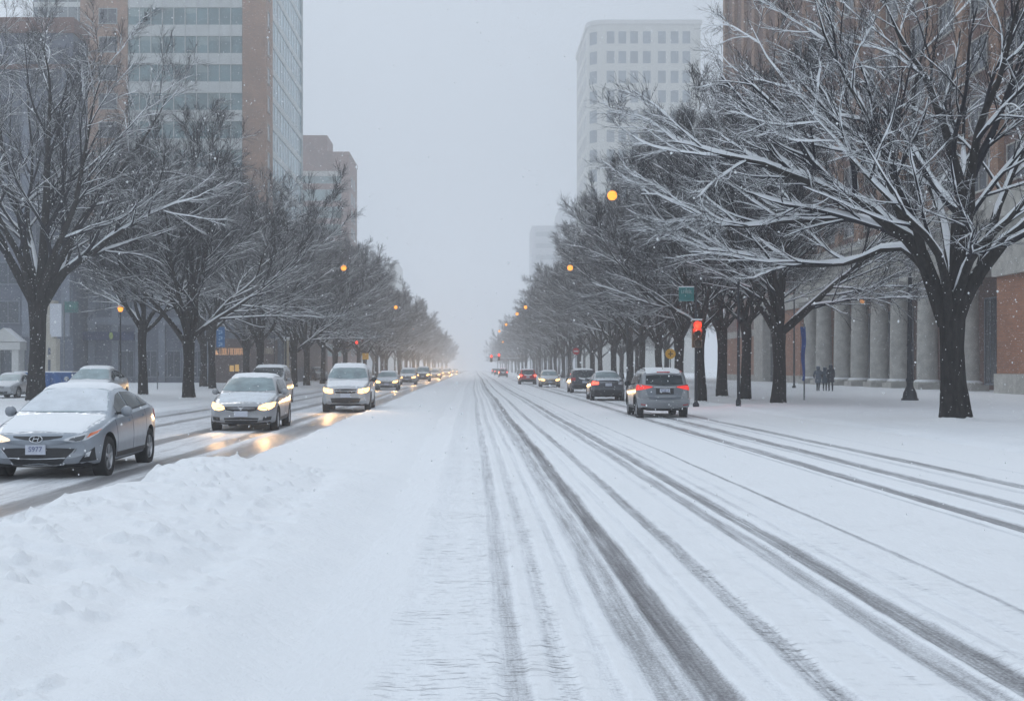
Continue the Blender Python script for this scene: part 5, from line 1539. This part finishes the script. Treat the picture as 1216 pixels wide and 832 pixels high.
# ================================================================== STREET FURNITURE
def street_light(side, px, py, d, label, z=None, weak=False, group=None, arm=4.2):
    hp = P(px, py, d); x0 = (10.9 if side > 0 else -13.4)
    g0 = gz(x0, d)
    t = empty('street_light', (x0, d, g0)); tag(t, label, 'street light', group)
    hz = hp.z-g0; hx = hp.x-x0
    m = MB(); m.lathe([(0,-.1),(.11,-.1),(.11,.25),(.07,.35),(.065,.4),(.045,hz*.93),(0,hz*.93)], 12); m.build('pole', M['black_metal'], t, smooth=True)
    a = MB(); pts_ = [(0,0,hz*.90),(hx*.15,0,hz*.97),(hx*.45,0,hz+.12),(hx*.93,0,hz+.14)]; a.path(pts_, [.05,.045,.04,.035], 8); a.build('arm', M['black_metal'], t, smooth=True)
    s_ = 1 if hx > 0 else -1
    h = MB(); h.lathe([(0,.0),(.07,.0),(.09,.03),(.08,.10),(.04,.14),(0,.14)], 16, (hx, 0, hz+.02)); ho = h.build('lamp_head', M['grey_metal'], t, smooth=True)
    h = MB(); h.lathe([(0,-.38),(.10,-.355),(.17,-.29),(.20,-.19),(.18,-.08),(.11,-.01),(0,.015)], 18, (hx, 0, hz)); h.build('lamp_glass', M['amber_weak'] if weak else M['amber_lamp'], ho, smooth=True)
    ld = bpy.data.lights.new('lamp_light', 'POINT'); ld.energy = 10 if weak else 380; ld.color = (1, .55, .2); ld.shadow_soft_size = .15
    lo = bpy.data.objects.new('lamp_light', ld); link(lo, t); lo.location = (hx, 0, hz-.2)
    return t
SL = [(1,727,227,51.6,'amber street light nearest on the right, hanging in front of the white tower'),
      (1,677,315,89,'amber street light second on the right, above the row of parked dark cars'),
      (1,624,363,147,'small amber street light third on the right side'),
      (1,614,371,166,'small amber street light fourth on the right side, just left of the third'),
      (-1,408,315,89,'bright amber street light on the left, beside the brown brick office'),
      (-1,470,363,147,'small amber street light second on the left, above the far oncoming cars')]
for s_, px, py, d, lab in SL: street_light(s_, px, py, d, lab, group='amber street lights')
for (s_, px, py, d) in ((1,601,384,205),(1,593,392,241),(-1,490,389.5,240),(1,597,405,300),(-1,489,408,330)):
    street_light(s_, px, py, d, 'tiny street light spark far down the street, dim in the haze', group='far street lights')
# low amber lamp among the left trees and a pale one further on
def post_lamp(px, py, d, label, x=None):
    hp = P(px, py, d); g0 = gz(hp.x, d)
    t = empty('post_lamp', (hp.x, d, g0)); tag(t, label, 'street light')
    hz = hp.z-g0
    m = MB(); m.lathe([(0,-.1),(.15,-.1),(.13,.3),(.06,.4),(.04,hz-.3),(.08,hz-.22),(0,hz-.22)], 12); m.build('pole', M['black_metal'], t, smooth=True)
    m = MB(); m.lathe([(0,-.2),(.10,-.2),(.17,-.02),(.15,.12),(0,.15)], 14, (0,0,hz)); m.build('lamp_glass', M['amber_lamp'] if 'amber' in label else M['sign_pale'], t, smooth=True)
    m = MB(); m.lathe([(0,.15),(.2,.15),(.08,.26),(0,.36)], 14, (0,0,hz)); m.build('lamp_cap', M['black_metal'], t, smooth=True)
    return t
post_lamp(143, 366, 76, 'low amber lamp glowing among the branches left of the straight trunk tree')
post_lamp(326, 340, 124, 'dull pale lamp among the branches above the minivan')

# fluted lamp post in front of the columns
D_ = 59.4; pp_ = P(1080.5, 478, D_); g0 = gz(pp_.x, D_)
t = empty('lamp_post', (pp_.x, D_, g0)); tag(t, 'tall dark iron lamp post with a bell base in front of the columns', 'lamp post')
hh = P(0, 318, D_).z-g0
m = MB(); m.lathe([(0,0),(.40,0),(.40,.12),(.34,.18),(.30,.42),(.22,.60),(.16,.72),(.16,.95),(.19,1.0),(.19,1.06),(.13,1.14),(.12,2.6),(.15,2.65),(.15,2.72),(.105,2.8),(.07,hh-.2),(0,hh-.2)], 16)
for k in range(8):
    a = 2*math.pi*k/8; m.tube((.125*math.cos(a),.125*math.sin(a),1.15),(.082*math.cos(a),.082*math.sin(a),hh-.4),.016,.011,5)
m.build('pole', M['black_metal'], t, smooth=True)
m = MB(); m.lathe([(0,-.2),(.16,-.2),(.1,-.1),(.2,.0),(.24,.3),(.2,.5),(0,.52)], 16, (0,0,hh)); m.build('lamp_glass', plain('globe', (.35,.36,.38), .3), t, smooth=True)
m = MB(); m.lathe([(0,.5),(.27,.5),(.12,.7),(.03,.78),(.03,.9),(0,.92)], 16, (0,0,hh)); m.build('lamp_cap', M['black_metal'], t, smooth=True)
m = MB(); m.lathe([(0,0),(.42,0),(.46,.04),(.38,.1),(.3,.16),(0,.17)], 18, (0,0,-.02)); m.build('snow_cover', M['snow_soft'], t, smooth=True)

# traffic signal with street name sign
def signal(px, py, d, x0, base_y, label, red=True, sign=None, scale=1.0, group=None, back=False):
    hp = P(px, py, d); g0 = gz(x0, d)
    t = empty('traffic_signal', (x0, d, g0)); tag(t, label, 'traffic light', group)
    hz = hp.z-g0; hx = hp.x-x0; top_ = hz+1.9*scale
    m = MB(); m.lathe([(0,-.1),(.14,-.1),(.14,.15),(.07,.25),(.05,top_),(0,top_)], 12); m.build('pole', M['grey_metal'] if False else M['black_metal'], t, smooth=True)
    m = MB(); w = .17*scale; hgt = .98*scale
    m.box(hx-w, hx+w, -.32, -.12, hz-hgt+.32*scale, hz+.32*scale)
    m.box(min(0,hx)-.02, max(0,hx)+.02, -.13, -.03, hz+.05, hz+.1); m.box(min(0,hx)-.02, max(0,hx)+.02, -.13, -.03, hz-.5*scale, hz-.45*scale)
    ho = m.build('signal_head', M['signal_body'], t)
    for k in range(3):
        zc = hz-.32*scale*k+.15*scale
        v = MB(); n = 14; R0 = .135*scale
        for q in range(n-3):
            a0 = R(-50)+R(280)*q/(n-3); a1 = R(-50)+R(280)*(q+1)/(n-3)
            c0 = (hx+R0*math.cos(a0), zc+R0*math.sin(a0)); c1 = (hx+R0*math.cos(a1), zc+R0*math.sin(a1))
            e0 = (hx+R0*.93*math.cos(a0), zc+R0*.93*math.sin(a0)); e1 = (hx+R0*.93*math.cos(a1), zc+R0*.93*math.sin(a1))
            v.add([(c0[0],-.32,c0[1]),(c1[0],-.32,c1[1]),(c1[0],-.52,c1[1]),(c0[0],-.52,c0[1]),(e0[0],-.32,e0[1]),(e1[0],-.32,e1[1]),(e1[0],-.52,e1[1]),(e0[0],-.52,e0[1])],
                  [(0,1,2,3),(4,7,6,5),(3,2,6,7),(0,3,7,4),(1,5,6,2)])
        v.build('visor', M['signal_body'], ho)
        l = MB(); l.lathe([(0,-.35),(.14*scale,-.325),(.14*scale,-.32),(0,-.32)], 18, (0,0,0)); 
        lo_ = l.build('lens', (M['red_core'] if k == 0 and red else M['lens_off']), ho, smooth=False)
        # turn the disc to face the camera
        for vv in lo_.data.vertices: x, y, z = vv.co; vv.co = (hx+x, z, zc+y)
        lo_.data.flip_normals()
    sn = MB(); sn.box(hx-w-.01, hx+w+.01, -.33, -.11, hz+.322*scale, hz+.37*scale); sn.build('snow_cap', M['snow_soft'], t)
    if red:
        ld = bpy.data.lights.new('signal_light', 'POINT'); ld.energy = 45*scale; ld.color = (1, .05, .02); ld.shadow_soft_size = .1
        lo = bpy.data.objects.new('signal_light', ld); link(lo, t); lo.location = (hx, -.55, hz+.12*scale)
    return t, hz, hx
D_ = 54.0; sx_ = P(826.5, 0, D_).x
t, hz, hx = signal(826.5, 391, D_, sx_, 0, 'traffic signal glowing red on a slim pole beside the grey SUV', scale=1.2)
t['label'] = 'traffic signal glowing red on a slim pole beside the grey SUV'
g0 = gz(sx_, D_)
p0, p1 = P(806, 341, D_), P(824, 357.5, D_)
m = MB(); m.box(p0.x-sx_, p1.x-sx_, -.04, .0, p1.z-g0, p0.z-g0); sg_ = m.build('street_name_sign', M['green_sign'], t)
m = MB()
m.box(p0.x-sx_, p1.x-sx_, -.045, -.042, p0.z-g0-.035, p0.z-g0-.01); m.box(p0.x-sx_, p1.x-sx_, -.045, -.042, p1.z-g0+.01, p1.z-g0+.035)
m.build('sign_border', plain('sign_edge', (.15,.35,.36), .5), sg_)
letters(sg_, p0.x-sx_+.10, p1.x-sx_-.08, -.103, p0.z-g0-.27, p0.z-g0-.13, plain('sign_ink', (.3,.48,.48), .5), 6, 4)
m = MB(); m.box(p0.x-sx_-.01, p1.x-sx_+.01, -.05, .01, p0.z-g0+.002, p0.z-g0+.04); m.build('snow_cap', M['snow_soft'], t)
# far signals
signal(583.5, 424, 235, 9.6, 0, 'red traffic light far down the street, left one of the hazy pair', scale=1.35, group='far red signals')
signal(592.5, 422.5, 235, 9.9, 0, 'red traffic light far down the street, right one of the hazy pair', scale=1.35, group='far red signals')
signal(424, 408, 128, -13.2, 0, 'traffic signal with a red lamp on the left pavement behind the white SUV', scale=.9)
def road_sign(px, py, d, r, mat, label, shape='disc', n=24, base=None):
    hp = P(px, py, d); g0 = gz(hp.x, d)
    t = empty('road_sign', (hp.x, d, g0)); tag(t, label, 'sign')
    hz = hp.z-g0
    m = MB(); m.tube((0,0,-.1),(0,0,hz+r*.8),.035,.035,8); m.build('pole', M['grey_metal'], t, smooth=True)
    m = MB()
    if shape == 'disc': m.lathe([(0,0),(r,0),(r,.02),(0,.02)], n); o = m.build('sign_face', mat, t); o.rotation_euler = (R(90),0,R(0)); o.location = (0,-.04,hz)
    else: m.box(-r*shape[0], r*shape[0], -.06, -.04, hz-r*shape[1], hz+r*shape[1]); o = m.build('sign_face', mat, t)
    return t, hz
t, hz = road_sign(796, 420, 73, .30, M['yellow_sign'], 'small round yellow sign between the trees behind the grey SUV')
m = MB(); m.box(-.03,.03,-.075,-.065,hz-.16,hz+.16); m.box(-.14,.14,-.075,-.065,hz-.03,hz+.03); m.build('sign_symbol', plain('sign_brown', (.25,.12,.02), .5), t)
t, hz = road_sign(684, 417, 104, .30, plain('stop_red', (.50,.03,.04), .5), 'red octagonal stop sign on a pole behind the black hatchback', n=8)
m = MB(); m.box(-.19,.19,-.075,-.066,hz-.05,hz+.05); m.build('sign_symbol', M['sign_white'], t)
road_sign(434, 423, 126, .32, M['yellow_sign'], 'yellow square sign on the left pavement above the white SUV', shape=(1,1))
# blue banner pole and thin pole right
D_ = 62.0; q = P(955, 476, D_); g0 = gz(q.x, D_)
t = empty('banner_pole', (q.x, D_, g0)); tag(t, 'slim pole with a long narrow blue banner in front of the first column', 'banner')
hz0, hz1 = P(0, 452, D_).z-g0, P(0, 388, D_).z-g0
m = MB(); m.tube((0,0,-.1),(0,0,hz1+.15),.04,.035,10); m.build('pole', M['grey_metal'], t, smooth=True)
m = MB(); nseg = 12; vs = []; 
for k in range(nseg+1):
    z = hz0+(hz1-hz0)*k/nseg; w0 = .06+.07*(k/nseg); sway = .05*math.sin(k*.9)
    for dx, dy in ((-w0-.05+sway*.5,-.06-sway*.4),(w0-.06+sway*.5,-.07+sway*.3),(w0-.06+sway*.5,-.05+sway*.3),(-w0-.05+sway*.5,-.04-sway*.4)): vs.append((dx,dy,z))
fs = [(k*4+i, k*4+(i+1)%4, k*4+4+(i+1)%4, k*4+4+i) for k in range(nseg) for i in range(4)]+[(0,1,2,3),(nseg*4,nseg*4+3,nseg*4+2,nseg*4+1)]
m.add(vs, fs); m.build('banner', M['blue_banner'], t, smooth=False)
D_ = 100.0; q = P(943, 460, D_)
t = empty('flag_pole', (q.x, D_, gz(q.x, D_))); tag(t, 'bare dark pole against the orange brick just left of the blue banner', 'pole')
m = MB(); m.tube((0,0,-.1),(0,0,8.5),.08,.05,10); m.build('pole', M['black_metal'], t, smooth=True)
m = MB(); m.lathe([(0,0),(.16,0),(.16,.14),(.1,.2),(0,.2)], 12); m.build('base', M['black_metal'], t, smooth=True)
m = MB(); m.lathe([(0,0),(.05,.0),(.08,.06),(.05,.12),(0,.13)], 12, (0,0,8.5)); m.build('finial', M['black_metal'], t, smooth=True)
# left: blue banner sign, cream pillar sign, green sign, meter
D_ = 96.0; q = P(255, 462, D_)
t = empty('banner_pole', (q.x, D_, gz(q.x, D_))); tag(t, 'bright blue hanging banner with white figures beside the slim left tree', 'banner')
a, b_ = P(257, 388, D_), P(267, 412, D_); g0 = gz(q.x, D_)
m = MB(); m.tube((0,0,-.1),(0,0,a.z-g0+.5),.06,.05,10); m.tube((0,0,a.z-g0+.05),(b_.x-q.x,0,a.z-g0+.05),.02,.02,6); m.build('pole', M['grey_metal'], t, smooth=True)
m = MB(); m.box(a.x-q.x, b_.x-q.x, -.02, .02, b_.z-g0, a.z-g0); bo = m.build('banner', M['blue_sign'], t)
m = MB(); cxx = (a.x+b_.x)/2-q.x; zz = a.z-g0
for k in range(3):
    z = zz-.28-k*.46; m.box(cxx-.14, cxx+.14, -.03, -.021, z-.06, z); m.box(cxx+.06, cxx+.14, -.03, -.021, z-.16, z-.06); m.box(cxx-.14, cxx+.14, -.03, -.021, z-.22, z-.16); m.box(cxx-.14, cxx-.06, -.03, -.021, z-.30, z-.22)
m.build('lettering', plain('banner_ink', (.35,.55,.75), .5), bo)
D_ = 112.0; q = P(60, 462, D_)
t = empty('pillar_sign', (q.x, D_, gz(q.x, D_))); tag(t, 'cream stone pillar holding a plain white board, behind the big left tree', 'sign')
g0 = gz(q.x, D_)
m = MB(); m.box(P(54.5,0,D_).x-q.x, P(66,0,D_).x-q.x, -.45, .45, -.1, P(0,360,D_).z-g0); m.box(P(53.5,0,D_).x-q.x, P(67,0,D_).x-q.x, -.55, .55, P(0,360,D_).z-g0, P(0,357,D_).z-g0); m.box(P(53,0,D_).x-q.x, P(69,0,D_).x-q.x, -.55, .55, -.1, P(0,402,D_).z-g0); m.build('pillar', M['cream'], t)
m = MB(); m.box(P(64,0,D_).x-q.x, P(76,0,D_).x-q.x, -.78, -.56, P(0,400,D_).z-g0, P(0,361,D_).z-g0); m.box(P(62,0,D_).x-q.x, P(63.4,0,D_).x-q.x, -.62, -.46, P(0,397,D_).z-g0, P(0,361,D_).z-g0); m.build('board', M['white_board'], t)
m = MB(); m.box(P(59.5,0,D_).x-q.x, P(62.5,0,D_).x-q.x, -.57, -.553, .2, P(0,427,D_).z-g0); m.box(P(59.5,0,D_).x-q.x, P(62.5,0,D_).x-q.x, -.57, -.553, P(0,421,D_).z-g0, P(0,413,D_).z-g0); m.build('recess', M['slate'], t)
D_ = 124.0; q = P(76, 462, D_)
t = empty('green_board', (q.x, D_, gz(q.x, D_))); tag(t, 'dark green board on a post', 'sign'); t['label'] = 'dark green board on a post right of the plain white board'
g0 = gz(q.x, D_)
m = MB(); m.tube((0,0,-.1),(0,0,P(0,357,D_).z-g0),.09,.07,10); m.build('pole', M['grey_metal'], t, smooth=True)
m = MB(); m.box(P(77,0,D_).x-q.x, P(93,0,D_).x-q.x, -.1, .1, P(0,371,D_).z-g0, P(0,358,D_).z-g0); bo = m.build('board', M['dark_green'], t)
letters(bo, P(78,0,D_).x-q.x, P(92,0,D_).x-q.x, -.17, P(0,367,D_).z-g0, P(0,362,D_).z-g0, plain('green_ink', (.05,.22,.19), .5), 4, 9)
D_ = 96; q = P(338, 458, D_)
t = empty('stone_pillar', (P(340.5,0,D_).x, D_, gz(-14.4, D_))); tag(t, 'tall pale yellow pillar between the trees above the silver wagon', 'pillar')
m = MB(); m.box(-.15,.15,-.15,.15,-.1,3.75); m.build('shaft', plain('pillar_cream', (.36,.32,.24), .8), t)
m = MB(); m.box(-.2,.2,-.2,.2,3.75,3.9); m.build('cap', M['stone_pale'], t)
m = MB(); m.box(-.21,.21,-.21,.21,3.9,3.98); m.build('snow_cap', M['snow_soft'], t)
D_ = 94; q = P(187, 461.5, D_)
t = empty('parking_meter', (q.x, D_, gz(q.x, D_))); tag(t, 'short grey parking meter post standing in open snow between left trees', 'meter')
m = MB(); m.tube((0,0,-.1),(0,0,1.0),.04,.04,8); m.build('post', M['grey_metal'], t)
m = MB(); m.lathe([(0,0),(.09,0),(.13,.1),(.12,.28),(.06,.36),(0,.37)], 12, (0,0,1.0)); m.build('head', M['grey_metal'], t, smooth=True)
# stick figure posts at the right edge: snow covered bench end
D_ = 62.0
# ================================================================== PEOPLE
def person(loc, rz, label, coat, legs, hood=True, stride=.25, h=1.75, arm=.15):
    t = empty('person', loc, rz); tag(t, label, 'person', 'people walking by the columns')
    k = h/1.75
    J = {'pel':(0,0,.93),'sp1':(0,0,1.12),'sp2':(0,.01,1.32),'nk':(0,0,1.47),'hd':(0,-.02,1.58),'hd2':(0,-.02,1.70),
         'shl':(.17,0,1.40),'ell':(.24,.06+arm,1.12),'hal':(.25,-.06+arm*.6,.88),'shr':(-.17,0,1.40),'elr':(-.24,.06-arm,1.12),'har':(-.25,-.10-arm,.90),
         'hpl':(.09,0,.90),'knl':(.10,-.10-stride*.2,.50),'anl':(.10,-stride*.35,.09),'tol':(.11,-stride*.35-.17,.04),
         'hpr':(-.09,0,.90),'knr':(-.10,-.02+stride*.3,.50),'anr':(-.10,stride*.75,.11),'tor':(-.11,stride*.75-.16,.04)}
    rad = {'pel':.15,'sp1':.145,'sp2':.155,'nk':.06,'hd':.10,'hd2':.085,'shl':.075,'ell':.052,'hal':.040,'shr':.075,'elr':.052,'har':.040,
           'hpl':.10,'knl':.068,'anl':.045,'tol':.035,'hpr':.10,'knr':.068,'anr':.045,'tor':.035}
    E = [('pel','sp1'),('sp1','sp2'),('sp2','nk'),('nk','hd'),('hd','hd2'),('sp2','shl'),('shl','ell'),('ell','hal'),('sp2','shr'),('shr','elr'),('elr','har'),
         ('pel','hpl'),('hpl','knl'),('knl','anl'),('anl','tol'),('pel','hpr'),('hpr','knr'),('knr','anr'),('anr','tor')]
    def skin(name, keys, edges, grow_, mat, root, parent):
        idx = {k_: i for i, k_ in enumerate(keys)}
        me = bpy.data.meshes.new(name); me.from_pydata([tuple(c*k for c in J[q]) for q in keys], [(idx[a], idx[b]) for a, b in edges], [])
        o = bpy.data.objects.new(name, me); link(o)
        md = o.modifiers.new('s', 'SKIN'); sb = o.modifiers.new('u', 'SUBSURF'); sb.levels = 2
        for i, q in enumerate(keys):
            sv = me.skin_vertices[0].data[i]; sv.radius = (rad[q]*grow_*k, rad[q]*grow_*k*(.8 if q in ('sp1','sp2','pel') else 1)); sv.use_root = (q == root)
        dg = bpy.context.evaluated_depsgraph_get(); dg.update(); nm = bpy.data.meshes.new_from_object(o.evaluated_get(dg))
        bpy.data.objects.remove(o)
        nm.materials.clear(); nm.materials.append(mat)
        for p in nm.polygons: p.use_smooth = True
        r_ = bpy.data.objects.new(name, nm); link(r_, parent); return r_
    skin('body', list(J), E, 1.0, legs, 'pel', t)
    kc = ['pel','sp1','sp2','shl','ell','shr','elr','nk']
    co = skin('coat', kc, [('pel','sp1'),('sp1','sp2'),('sp2','nk'),('sp2','shl'),('shl','ell'),('sp2','shr'),('shr','elr')], 1.22, coat, 'pel', t)
    m = MB(); m.lathe([(0,.60*k),(.20*k,.60*k),(.235*k,.64*k),(.21*k,.8*k),(.19*k,1.0*k),(.17*k,1.12*k),(0,1.13*k)], 16); sk = m.build('coat_skirt', coat, t, smooth=True); sk.scale = (1,.75,1)
    m = MB(); m.lathe([(0,1.47*k),(.08*k,1.47*k),(.13*k,1.54*k),(.135*k,1.64*k),(.10*k,1.74*k),(0,1.77*k)], 16, (0,.01,0)); m.build('hood', coat, t, smooth=True)
    return t
body_m = plain('trousers', (.03,.033,.045), .9, .2, 9)
for (px, d, rz, lab, c, h, st_) in ((971.5, 86.5, 150, 'left person of the group by the columns, in a grey blue hooded coat', (.10,.125,.16), 1.76, .28),
                              (979.5, 87.5, 160, 'middle person of the group by the columns, in a slate coat', (.065,.09,.12), 1.70, .22),
                              (986.5, 86.0, 170, 'right person of the group by the columns, standing in a near black coat', (.02,.025,.038), 1.86, .08)):
    x = (px-563)/FPX*d
    person((x, d, gz(x, d)-.02), R(rz), lab, plain('coat', c, .9, .2, 7, snow=.7), body_m, h=h, stride=st_)

# ================================================================== FALLING SNOW AND HAZE
def flakes(name, n, x0, x1, y0, y1, z0, z1, s0, s1, seed):
    rng = np.random.default_rng(seed)
    c = np.stack([rng.uniform(x0, x1, n), rng.uniform(y0, y1, n), rng.uniform(z0, z1, n)], 1)
    s = rng.uniform(s0, s1, n)[:, None, None]
    oct_ = np.array([(1,0,0),(0,1,0),(-1,0,0),(0,-1,0),(0,0,1.3),(0,0,-1.3)], float)[None]
    v = c[:, None, :]+oct_*s*rng.uniform(.6, 1.2, (n, 6, 1))
    f = np.array([(0,1,4),(1,2,4),(2,3,4),(3,0,4),(1,0,5),(2,1,5),(3,2,5),(0,3,5)])
    F = (np.arange(n)[:, None, None]*6+f[None]).reshape(-1, 3)
    o = mk(name, v.reshape(-1, 3), F, M['flake'])
    return tag(o, 'loose white snowflakes drifting down through the street air', 'snowfall', kind='stuff')
mf = N('flake'); mf.col((.96,.97,.98)).rough(.8); tr_ = mf.n('ShaderNodeBsdfTranslucent'); tr_.inputs[0].default_value = (.96,.97,.98,1)
mx = mf.n('ShaderNodeMixShader'); mx.inputs[0].default_value = .45; mf.l(mf.b.outputs[0], mx.inputs[1]); mf.l(tr_.outputs[0], mx.inputs[2]); mf.l(mx.outputs[0], mf.out.inputs[0]); M['flake'] = mf.m
flakes('falling_snow', 230000, -40, 40, 9, 90, 0, 30, .005, .0125, 77)

hm = bpy.data.materials.new('haze'); hm.use_nodes = True; hn = hm.node_tree; hn.nodes.clear()
ho = hn.nodes.new('ShaderNodeOutputMaterial'); pv = hn.nodes.new('ShaderNodeVolumePrincipled')
HAZE = .0018
pv.inputs['Density'].default_value = HAZE; pv.inputs['Color'].default_value = (.965,.98,1.0,1); pv.inputs['Anisotropy'].default_value = .6
hn.links.new(pv.outputs[0], ho.inputs['Volume'])
hb = MB(); hb.box(-720, 720, -220, 1920, -1.2, 134); hz_ = hb.build('haze', hm); tag(hz_, kind='stuff')
